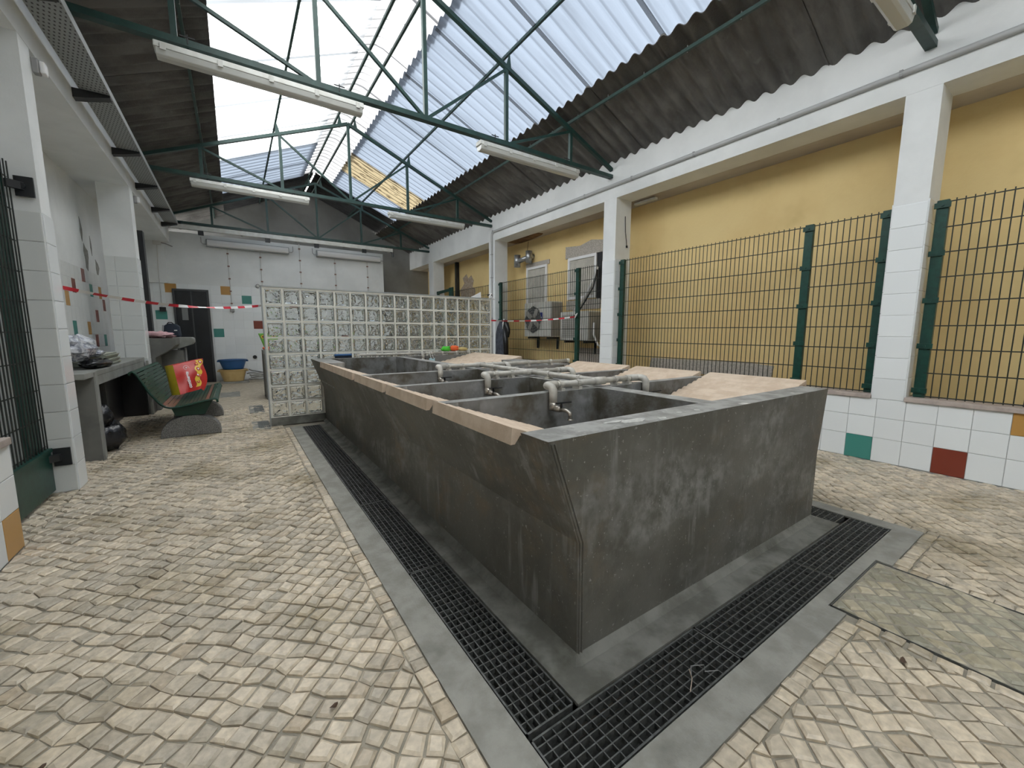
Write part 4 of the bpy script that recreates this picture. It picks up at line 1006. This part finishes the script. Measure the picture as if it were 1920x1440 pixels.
# ------------------------------------------------------------------ bench
t = thing('slatted_bench', (-.55, 6.6, 0), 'curved dark green slatted bench on two concrete feet', 'bench')
bp = [(-.945, .735), (-.940, .758), (-.917, .770), (-.893, .752), (-.870, .70), (-.796, .53), (-.722, .41), (-.680, .372), (-.641, .358), (-.555, .360), (-.40, .395), (-.247, .427), (-.226, .424), (-.216, .405), (-.214, .385)]
def along(bp, s):
    for a, b in zip(bp, bp[1:]):
        l = math.hypot(b[0]-a[0], b[1]-a[1])
        if s <= l: return (a[0]+(b[0]-a[0])*s/l, a[1]+(b[1]-a[1])*s/l, math.atan2(b[1]-a[1], b[0]-a[0]))
        s -= l
    return (*bp[-1], 0)
TL = sum(math.hypot(b[0]-a[0], b[1]-a[1]) for a, b in zip(bp, bp[1:]))
YB0, YB1 = 5.76, 7.40; s_ = .02; kk = 0
while s_ < TL-.01:
    wd = .033
    red = .485 < s_ < .575
    if s_ < .09: wd = .03
    x, z, an = along(bp, s_+wd/2)
    m = MB(); m.bar((x, YB0, z), (x, YB1, z), wd, .011, up=(-math.sin(an), 0, math.cos(an)))
    m.build('slat', 'bench_red' if red or (TL-.17 < s_ < TL-.13) else 'bench_green', t, bevel=.003); s_ += wd+.0065
for y in (YB0+.006, YB1-.006):
    m = MB(); m.tube([(x, y, z-.008) for x, z in bp], .012, 8); m.build('end_rail', 'bench_green', t, smooth=True)
for y0 in (5.86, 7.06):
    m = MB(); m.prism([(-.648, .345), (-.25, .415), (-.345, .236), (-.61, .236)], y0, y0+.10, 'y'); m.build('seat_bracket', 'bench_green', t)
    m = MB(); pts = [(-.757, 0)] + [(-.48+.277*math.cos(a), .235*math.sin(a)**.8 if math.sin(a) > 0 else 0) for a in [PI-PI*k/14 for k in range(1, 14)]] + [(-.203, 0)]
    m.prism(pts, y0-.02, y0+.16, 'y'); m.build('foot', 'foot', t, bevel=.006)

def text_mesh(body, size, matname, mtx, parent, name='lettering', bold=.0, ext=.0006):
    cu = bpy.data.curves.new(name, 'FONT'); cu.body = body; cu.size = size; cu.extrude = ext; cu.offset = bold; cu.align_x = 'CENTER'; cu.align_y = 'CENTER'
    cu.materials.append(M[matname]); tmp = bpy.data.objects.new(name, cu); COL.objects.link(tmp); dg = bpy.context.evaluated_depsgraph_get(); dg.update()
    me = bpy.data.meshes.new_from_object(tmp.evaluated_get(dg)); bpy.data.objects.remove(tmp); o = bpy.data.objects.new(name, me); COL.objects.link(o); o.parent = parent
    o.matrix_parent_inverse = Matrix.Translation(parent.location).inverted(); o.matrix_basis = mtx; return o
# shopping bag lying on the bench: front face towards the camera, top edge to its right
t = thing('shopping_bag', (-.56, 6.45, .45), 'red and yellow supermarket shopping bag lying on the bench', 'shopping bag')
P0 = Vector((-.592, 6.30, .425)); P1 = Vector((-.395, 6.42, .47)); P2 = Vector((-.36, 6.62, .845)); P3 = Vector((-.655, 6.50, .775))
bk = Vector((-.095, .13, -.015))
def face_pt(u, v):
    p = P0*(1-u)*(1-v)+P1*u*(1-v)+P2*u*v+P3*(1-u)*v
    nrm = (P1-P0).cross(P3-P0).normalized()
    return p + nrm*(.010*mnoise.noise(Vector((u*3, v*3, 1.2)))+.022*math.sin(PI*u)*math.sin(PI*v))
NRM = (P1-P0).cross(P3-P0).normalized()
if NRM.y > 0: NRM = -NRM
def grid_face(fn, nu, nv, mb):
    V = [fn(i/nu, j/nv) for j in range(nv+1) for i in range(nu+1)]; F = [(j*(nu+1)+i, j*(nu+1)+i+1, (j+1)*(nu+1)+i+1, (j+1)*(nu+1)+i) for j in range(nv) for i in range(nu)]
    mb._add(V, F)
m = MB(); grid_face(face_pt, 14, 14, m); m.build('front_panel', 'red', t, smooth=True)
m = MB(); grid_face(lambda u, v: (P0*(1-v)+P3*v) + bk*u + Vector((-.02*math.sin(PI*u), 0, 0)), 6, 10, m); m.build('side_gusset', 'yellow', t, smooth=True)
m = MB(); grid_face(lambda u, v: face_pt(u, v)+bk*(1-.5*u), 8, 8, m); m.build('back_panel', 'red', t, smooth=True)
m = MB(); grid_face(lambda u, v: face_pt(u, 1)+bk*v*(1-.5*u), 8, 3, m); grid_face(lambda u, v: face_pt(u, 0)+bk*v*(1-.5*u), 8, 3, m); m.build('folded_edge', 'red', t)
m = MB(); grid_face(lambda u, v: face_pt(.74+.22*u+.05*math.sin(v*16), .10+.88*v)+NRM*.003, 4, 24, m); m.build('flower_band', 'bright_yellow', t)
for k, (u, v) in enumerate(((.84, .27), (.82, .47), (.90, .45), (.83, .67), (.77, .86), (.90, .9))):
    c = face_pt(u, v)+NRM*.005; ax = (P1-P0).normalized(); ay = NRM.cross(ax).normalized()
    m = MB(); m._add([c+ax*.019*math.cos(q*PI/6)+ay*.026*math.sin(q*PI/6) for q in range(12)], [tuple(range(12))]); m.build('flower', 'red', t)
    m = MB(); m._add([c+NRM*.002+ax*.008*math.cos(q*PI/6)+ay*.011*math.sin(q*PI/6) for q in range(12)], [tuple(range(12))]); m.build('flower_eye', 'white' if k % 2 else 'bright_yellow', t)
up_ = (P3-P0).normalized(); dn_ = -up_; sd = NRM.cross(-dn_).normalized()
def on_bag(u, v, off=.006):
    ex = up_; ez = NRM; ey = ez.cross(ex).normalized(); ex = ey.cross(ez)
    p = face_pt(u, v)+NRM*off; return Matrix(((ex.x, ey.x, ez.x, p.x), (ex.y, ey.y, ez.y, p.y), (ex.z, ey.z, ez.z, p.z), (0, 0, 0, 1)))
text_mesh('continente', .052, 'white', on_bag(.42, .38), t, bold=.0012)
text_mesh('saco', .022, 'white', on_bag(.52, .16), t, 'small_print') if False else None
m = MB(); c = face_pt(.40, .80)+NRM*.005; ex = up_; ey = NRM.cross(ex).normalized()
V = []; 
for q in range(20):
    for rr in (.030, .027): V.append(c+ex*rr*math.cos(q*PI/10)+ey*rr*math.sin(q*PI/10))
m._add(V, [(2*q, 2*q+1, (2*q+3) % 40, (2*q+2) % 40) for q in range(20)])
m._add([c+NRM*.001+ex*.012*math.cos(a)*k_+ey*.014*math.sin(a)*k_ for a, k_ in zip([PI*i/5 for i in range(10)], [1, .45]*5)], [tuple(range(10))]); m.build('round_emblem', 'white', t)
m = MB(); grid_face(lambda u, v: P1*(1-v)+P2*v + Vector((.055*u*math.sin(PI*min(v+.15, 1)), .03*u, -.03*u)), 3, 8, m); m.build('handle_flap', 'red', t)

# ------------------------------------------------------------------ tubs and hose
def tub(z, r0, r1, h, mname, c, label, squash=.8):
    t = thing('plastic_tub', (c[0], c[1], z), label, 'tub')
    m = MB(); m.lathe([(0, .006), (r0, 0), (r0+.005, .02), (r1-.012, h-.03), (r1-.008, h), (r1-.014, h), (r1-.02, h-.03), (r0-.005, .03), (0, .012)], (c[0], c[1], z), 28, 1, squash); m.build('bowl', mname, t, smooth=True)
    m = MB(); m.lathe([(r1-.012, h-.018), (r1+.018, h-.010), (r1+.02, h), (r1-.010, h+.004)], (c[0], c[1], z), 28, 1, squash); m.build('rim', mname, t, smooth=True)
    for s in (-1, 1): m = MB(); m.box(c[0]+s*r1-.03, c[1]-.05, z+h-.05, c[0]+s*r1+.03, c[1]+.05, z+h-.015); m.build('handle', mname, t, bevel=.01)
m = MB(); m.box(-.36, 11.35, 0, .22, 11.8, .035); m.build('duckboard', 'kerb', label='low grey slab under the two stacked tubs', cat='slab')
tub(.036, .20, .275, .275, 'cream', (-.08, 11.58), 'cream plastic tub, lower of the two stacked tubs')
tub(.316, .20, .275, .225, 'blue', (-.07, 11.58), 'blue plastic tub stacked on the cream one')
m = MB(); pts = []
for k in range(90):
    a = k*.27; r = .17+.05*math.sin(k*.31); pts.append((.42+r*1.25*math.cos(a), 11.55+r*math.sin(a)*.9, .018+.0022*k+.02*math.sin(k*.5)**2))
pts += [(.30, 11.75, .25), (.24, 11.8, .28)]
m.tube(pts, .014, 7); m.build('garden_hose', 'hose', smooth=True, label='coiled grey hose on the floor beside the tubs', cat='hose')

# far counter with printed bag behind the screen
t = thing('concrete_counter', (.9, 8.7, 0), 'narrow concrete counter end half hidden by the glass screen', 'counter')
MB().box(.40, 8.3, .80, 2.6, 8.9, .86).build('top', 'ctr', t); MB().box(.40, 8.3, 0, .50, 8.9, .80).build('end_panel', 'ctr_dark', t); MB().box(2.5, 8.3, 0, 2.6, 8.9, .80).build('end_panel', 'ctr_dark', t)
t = thing('printed_bag', (.5, 8.5, .86), 'green bag printed with avocados on the far counter', 'bag')
m = MB(); m.prism([(.44, .875), (.62, .875), (.66, 1.17), (.35, 1.16)], 8.46, 8.58, 'y'); m.build('body', 'avocado', t, bevel=.01)
for x, z in ((.42, 1.10), (.52, .98), (.58, 1.12)):
    m = MB(); m.tube([(x, 8.46, z), (x, 8.455, z)], .032, 12); m.build('avocado_print', 'bright_yellow', t); m = MB(); m.tube([(x, 8.455, z), (x, 8.45, z)], .019, 12); m.build('avocado_stone', 'brown', t)
blob((.50, 8.38, .86), (.22, .12, .07), 21, .3).build('cloth', 'orange', smooth=True, label='orange red cloth on the far counter below the printed bag', cat='cloth')

# ------------------------------------------------------------------ things on and around the tank
t = thing('scrub_brush', (1.18, 5.79, ZR), 'blue scrubbing brush on the back rim of the tank', 'brush')
MB().box(1.08, 5.765, ZR+.03, 1.30, 5.815, ZR+.055).build('back', 'blue', t, bevel=.008)
m = MB()
for i in range(14):
    for j in range(3): x = 1.09+i*.0153; y = 5.772+j*.015; m.box(x, y, ZR+.002, x+.009, y+.009, ZR+.03)
m.build('bristles', 'navy', t, kind='stuff')
for x, mn, lb, sz in ((2.70, 'lime', 'lime green cloth on the back pipe of the tank', (.16, .06, .075)), (2.84, 'orange', 'orange cloth between the lime and straw cloths', (.17, .06, .08)), (2.98, 'straw', 'straw coloured cloth at the end of the back pipe', (.17, .06, .06))):
    blob((x, 5.79, ZR+.055), sz, int(x*31), .4, 2.6).build('cloth', mn, smooth=True, label=lb, cat='cloth')
t = thing('face_mask', (2.42, 5.66, .8), 'pale blue face mask hanging from the back pipe', 'face mask')
m = MB(); V = [(2.37+.09*i/4, 5.675-.02*math.sin(PI*i/4), .80-.05*j/4+.012*math.sin(i*2+j)) for j in range(5) for i in range(5)]; m._add(V, [(j*5+i, j*5+i+1, (j+1)*5+i+1, (j+1)*5+i) for j in range(4) for i in range(4)]); m.build('mask', 'pale_blue', t)
m = MB(); m.tube([(2.40, 5.675, .80), (2.40, 5.71, .86), (2.40, 5.74, .90)], .003, 5); m.tube([(2.44, 5.675, .80), (2.43, 5.71, .87), (2.42, 5.74, .90)], .003, 5); m.build('ear_loop', 'white', t)

t = thing('jacket', (4.93, 7.6, .65), 'black jacket hanging on the fence beside the glass screen', 'jacket')
m = MB(); V, F = [], []
prof = [(1.47, .02, .0), (1.40, .10, .02), (1.30, .17, .03), (1.15, .21, .02), (.95, .22, .0), (.78, .22, -.01), (.63, .23, 0)]
nn = 16
for z, hw, sh in prof:
    for i in range(nn):
        a = 2*PI*i/nn; rr = 1+.18*math.sin(5*a+z*6); V.append((4.915+.045*math.sin(a)*rr*(.5+hw*3), 7.62+.11*(1.4-z)+sh+hw*math.cos(a)*(1+.06*math.sin(3*a+z*9)), z))
for j in range(len(prof)-1):
    for i in range(nn): F.append((j*nn+i, j*nn+(i+1) % nn, (j+1)*nn+(i+1) % nn, (j+1)*nn+i))
m._add(V, F); m.build('body', 'denim', t, smooth=True)
m = MB(); m.tube([(4.91, 7.52, 1.44), (4.90, 7.42, 1.36), (4.895, 7.36, 1.22), (4.90, 7.37, 1.08)], [.035, .055, .05, .03], 8); m.tube([(4.91, 7.5, 1.3), (4.90, 7.46, 1.0), (4.90, 7.44, .7)], [.05, .06, .05], 8); m.build('sleeve', 'black', t, smooth=True)
m = MB(); m.tube([(4.89, 7.50, 1.48), (4.875, 7.52, 1.38), (4.88, 7.54, 1.26)], [.012, .018, .01], 6); m.build('white_strap', 'white', t, smooth=True)

# paper and cap perched on the screen
m = MB(); m.prism([(3.20, 1.748), (3.39, 1.748), (3.385, 1.84)], 5.895, 5.91, 'y'); m.build('folded_card', 'white', label='white folded card standing on top of the glass screen', cat='card')
t = thing('cable_knot', (3.57, 5.86, 1.78), 'scrap of black and white cable at the top end of the glass screen', 'cable')
m = MB(); m.tube([(3.52, 5.86, 1.775), (3.56, 5.85, 1.82), (3.60, 5.86, 1.80), (3.56, 5.855, 1.77), (3.62, 5.86, 1.72)], .010, 6); m.build('white_cable', 'white', t); m = MB(); m.tube([(3.50, 5.865, 1.79), (3.57, 5.86, 1.81), (3.59, 5.865, 1.775)], .012, 6); m.build('black_cable', 'black', t)

# ------------------------------------------------------------------ barrier tape
def tape(a, b, sag, label, wd=.028, seg=.012, per=.10, name='barrier_tape', tail=None):
    a, b = Vector(a), Vector(b); L_ = (b-a).length; n = int(L_/seg); m = MB(); prev = None
    for i in range(n+1):
        f_ = i/n; p = a.lerp(b, f_); p.z -= sag*4*f_*(1-f_)
        tw = .9*math.sin(f_*7.0)+.4*math.sin(f_*19); d = (b-a).normalized(); s = d.cross(Vector((0, 0, 1))).normalized()
        wv = (Vector((0, 0, 1))*math.cos(tw)+s*math.sin(tw))*(wd/2)
        cur = (p-wv, p+wv)
        if prev: m.cur = 1 if (f_*L_) % (2*per) < per else 0; m.quad(prev[0], cur[0], cur[1], prev[1])
        prev = cur
    t = thing(name, tuple((a+b)/2), label, 'barrier tape'); m.build('ribbon', ['tape_white', 'tape_red'], t)
    if tail: m = MB(); m.tube(tail, [.010, .016, .006], 5); m.build('knot', 'tape_white', t)
tape((XL+.003, 4.50, 1.515), (.298, 5.90, 1.505), .075, 'red and white tape from the left pillar to the glass screen')
tape((3.56, 5.88, 1.385), (4.935, 5.31, 1.46), .035, 'red and white tape from the glass screen to a green post', tail=[(4.93, 5.31, 1.44), (4.92, 5.27, 1.49), (4.93, 5.25, 1.52)])

# ------------------------------------------------------------------ air conditioners, duct, cables
def ac(y0, y1, z0, z1, x0, label, sticker):
    t = thing('air_conditioner', (x0+.15, (y0+y1)/2, z0), label, 'air conditioner')
    MB().box(x0, y0, z0, x0+.30, y1, z1).build('casing', 'ac_white', t, bevel=.012)
    MB().box(x0+.01, y0-.006, z0+.02, x0+.29, y0, z1-.02).build('side_panel', 'ac_side', t)
    cy, cz, r = y1-(y1-y0)*.36, (z0+z1)/2, (z1-z0)*.40
    if sticker:
        m = MB(); m.tube([(x0-.002, cy, cz), (x0-.010, cy, cz)], r, 8); m.build('fan_recess', 'ac_grille', t)
        for k in range(4):
            a = k*PI/2+.6; m = MB(); m.bar((x0-.013, cy, cz), (x0-.013, cy+r*.9*math.cos(a), cz+r*.9*math.sin(a)), .006, .10); m.build('fan_blade', 'ac_side', t)
        m = MB()
        for k in range(5): m.tube([(x0-.02, cy+r*(k+1)/5*math.cos(q*PI/10), cz+r*(k+1)/5*math.sin(q*PI/10)) for q in range(21)], .003, 4, cap=False)
        for k in range(8): m.bar((x0-.02, cy, cz), (x0-.02, cy+r*math.cos(k*PI/4), cz+r*math.sin(k*PI/4)), .005)
        m.build('grille', 'ac_side', t)
        m = MB(); m.box(x0-.004, y0+.26, z1-.37, x0-.0005, y0+.39, z1-.21); m.build('sticker', 'ac_blue', t)
        m = MB(); 
        for a, b in ((.29, .30), (.33, .345), (.36, .37)): m.box(x0-.006, y0+a, z1-.335, x0-.004, y0+b, z1-.295)
        m.box(x0-.006, y0+.29, z1-.318, x0-.004, y0+.37, z1-.308); m.build('sticker_mark', 'white', t)
    else:
        m = MB(); m.box(x0-.006, y0+(y1-y0)*.30, z0+.05, x0, y1-.06, z1-.06); m.build('fan_recess', 'ac_side', t)
        m = MB()
        for k in range(12): z = z0+.07+k*(z1-z0-.14)/11; m.box(x0-.012, y0+(y1-y0)*.30, z-.003, x0-.006, y1-.06, z+.003)
        m.build('grille', 'ac_white', t)
    for y in (y0+.12, y1-.12):
        m = MB(); m.bar((x0+.02, y, z0-.025), (XY, y, z0-.025), .04, .04); m.bar((XY-.02, y, z0-.025), (XY-.02, y, z0-.25), .035, .035); m.build('bracket', 'dark_metal', t)
ac(6.28, 7.17, 1.10, 1.80, 5.19, 'large air conditioner unit with a round fan and blue sticker', True)
ac(5.22, 5.97, 1.04, 1.57, 5.17, 'smaller air conditioner unit with slatted grille beside the pillar', False)
t = thing('vent_duct', (5.45, 7.45, 2.78), 'shiny steel vent duct elbow above the narrow window', 'duct')
for y, z0, z1, x in ((7.60, 2.62, 2.88, 5.30), (7.28, 2.68, 2.93, 5.38)): MB().tube([(x, y, z0), (x, y, z1)], .07, 14).build('duct_head', 'steel', t, smooth=True)
MB().tube([(5.30, 7.60, 2.74), (5.38, 7.28, 2.80)], .055, 12).build('duct_link', 'steel', t, smooth=True); MB().tube([(5.38, 7.28, 2.82), (5.50, 7.28, 2.82)], .055, 12).build('duct_link', 'steel', t, smooth=True)
for pts, r, mn, lb in (([(5.44, 5.30, 2.35), (5.40, 5.36, 2.1), (5.36, 5.50, 1.85), (5.33, 5.66, 1.68), (5.30, 5.74, 1.58)], .028, 'conduit_light', 'thick white refrigerant hose from the window gap'),
                       ([(5.42, 5.28, 2.3), (5.38, 5.33, 2.0), (5.30, 5.45, 1.75), (5.27, 5.55, 1.6)], .014, 'black', 'black cable beside the refrigerant hose'),
                       ([(5.30, 5.21, 1.36), (5.26, 5.17, 1.15), (5.27, 5.08, .98), (5.33, 5.0, .90)], .018, 'white', 'white drain hose beside the smaller air conditioner'),
                       ([(5.42, 5.02, .55), (5.42, 5.02, 1.4)], .05, 'black', 'black insulated riser pipe behind the middle pillar')):
    m = MB(); m.tube(pts, r, 8); m.build('hose', mn, smooth=True, label=lb, cat='hose')
m = MB(); m.tube([(XR+.20, 4.39, 2.95), (XR+.21, 4.385, 2.72), (XR+.235, 4.38, 2.58), (XR+.24, 4.378, 2.52)], .006, 5); m.tube([(XR+.24, 4.378, 2.52), (XR+.24, 4.37, 2.49)], .014, 6); m.build('loose_wire', 'black', label='loose black wire dangling from the middle pillar', cat='wire')
m = MB(); m.box(XR+.38, 4.0, 3.14, XR+.44, 4.38, 3.17); m.build('soffit_strip', 'lamp_body', label='short pale trunking under the soffit by the middle pillar', cat='trunking')
# small debris
for pts, lb, mn in (([(1.23, .70, .006), (1.26, .72, .012), (1.31, .70, .006), (1.28, .68, .010), (1.33, .66, .004)], 'dry twig caught on the front grate', 'conduit'), ([(1.17, .665, .004), (1.22, .69, .006), (1.25, .72, .004)], 'short brown straw on the front grate', 'bare')):
    m = MB(); m.tube(pts, .0014, 5); m.build('twig', mn, label=lb, cat='debris')
for (x, y, a), lb in (((1.93, .305, .016), 'brown dry leaf on the setts beside the inspection cover'), ((.18, 1.27, .013), 'curled dark leaf on the cobbles at the bottom of the picture'), ((-.52, 1.52, .012), 'dark leaf sliver on the cobbles near the picture corner')):
    m = MB(); m._add([(x+a*math.cos(q)*(1+.3*math.sin(2*q)), y+.6*a*math.sin(q), .006+.004*math.sin(2*q)) for q in [k*PI/5 for k in range(10)]], [tuple(range(10))]); m.build('dry_leaf', 'leaf', label=lb, cat='leaf')
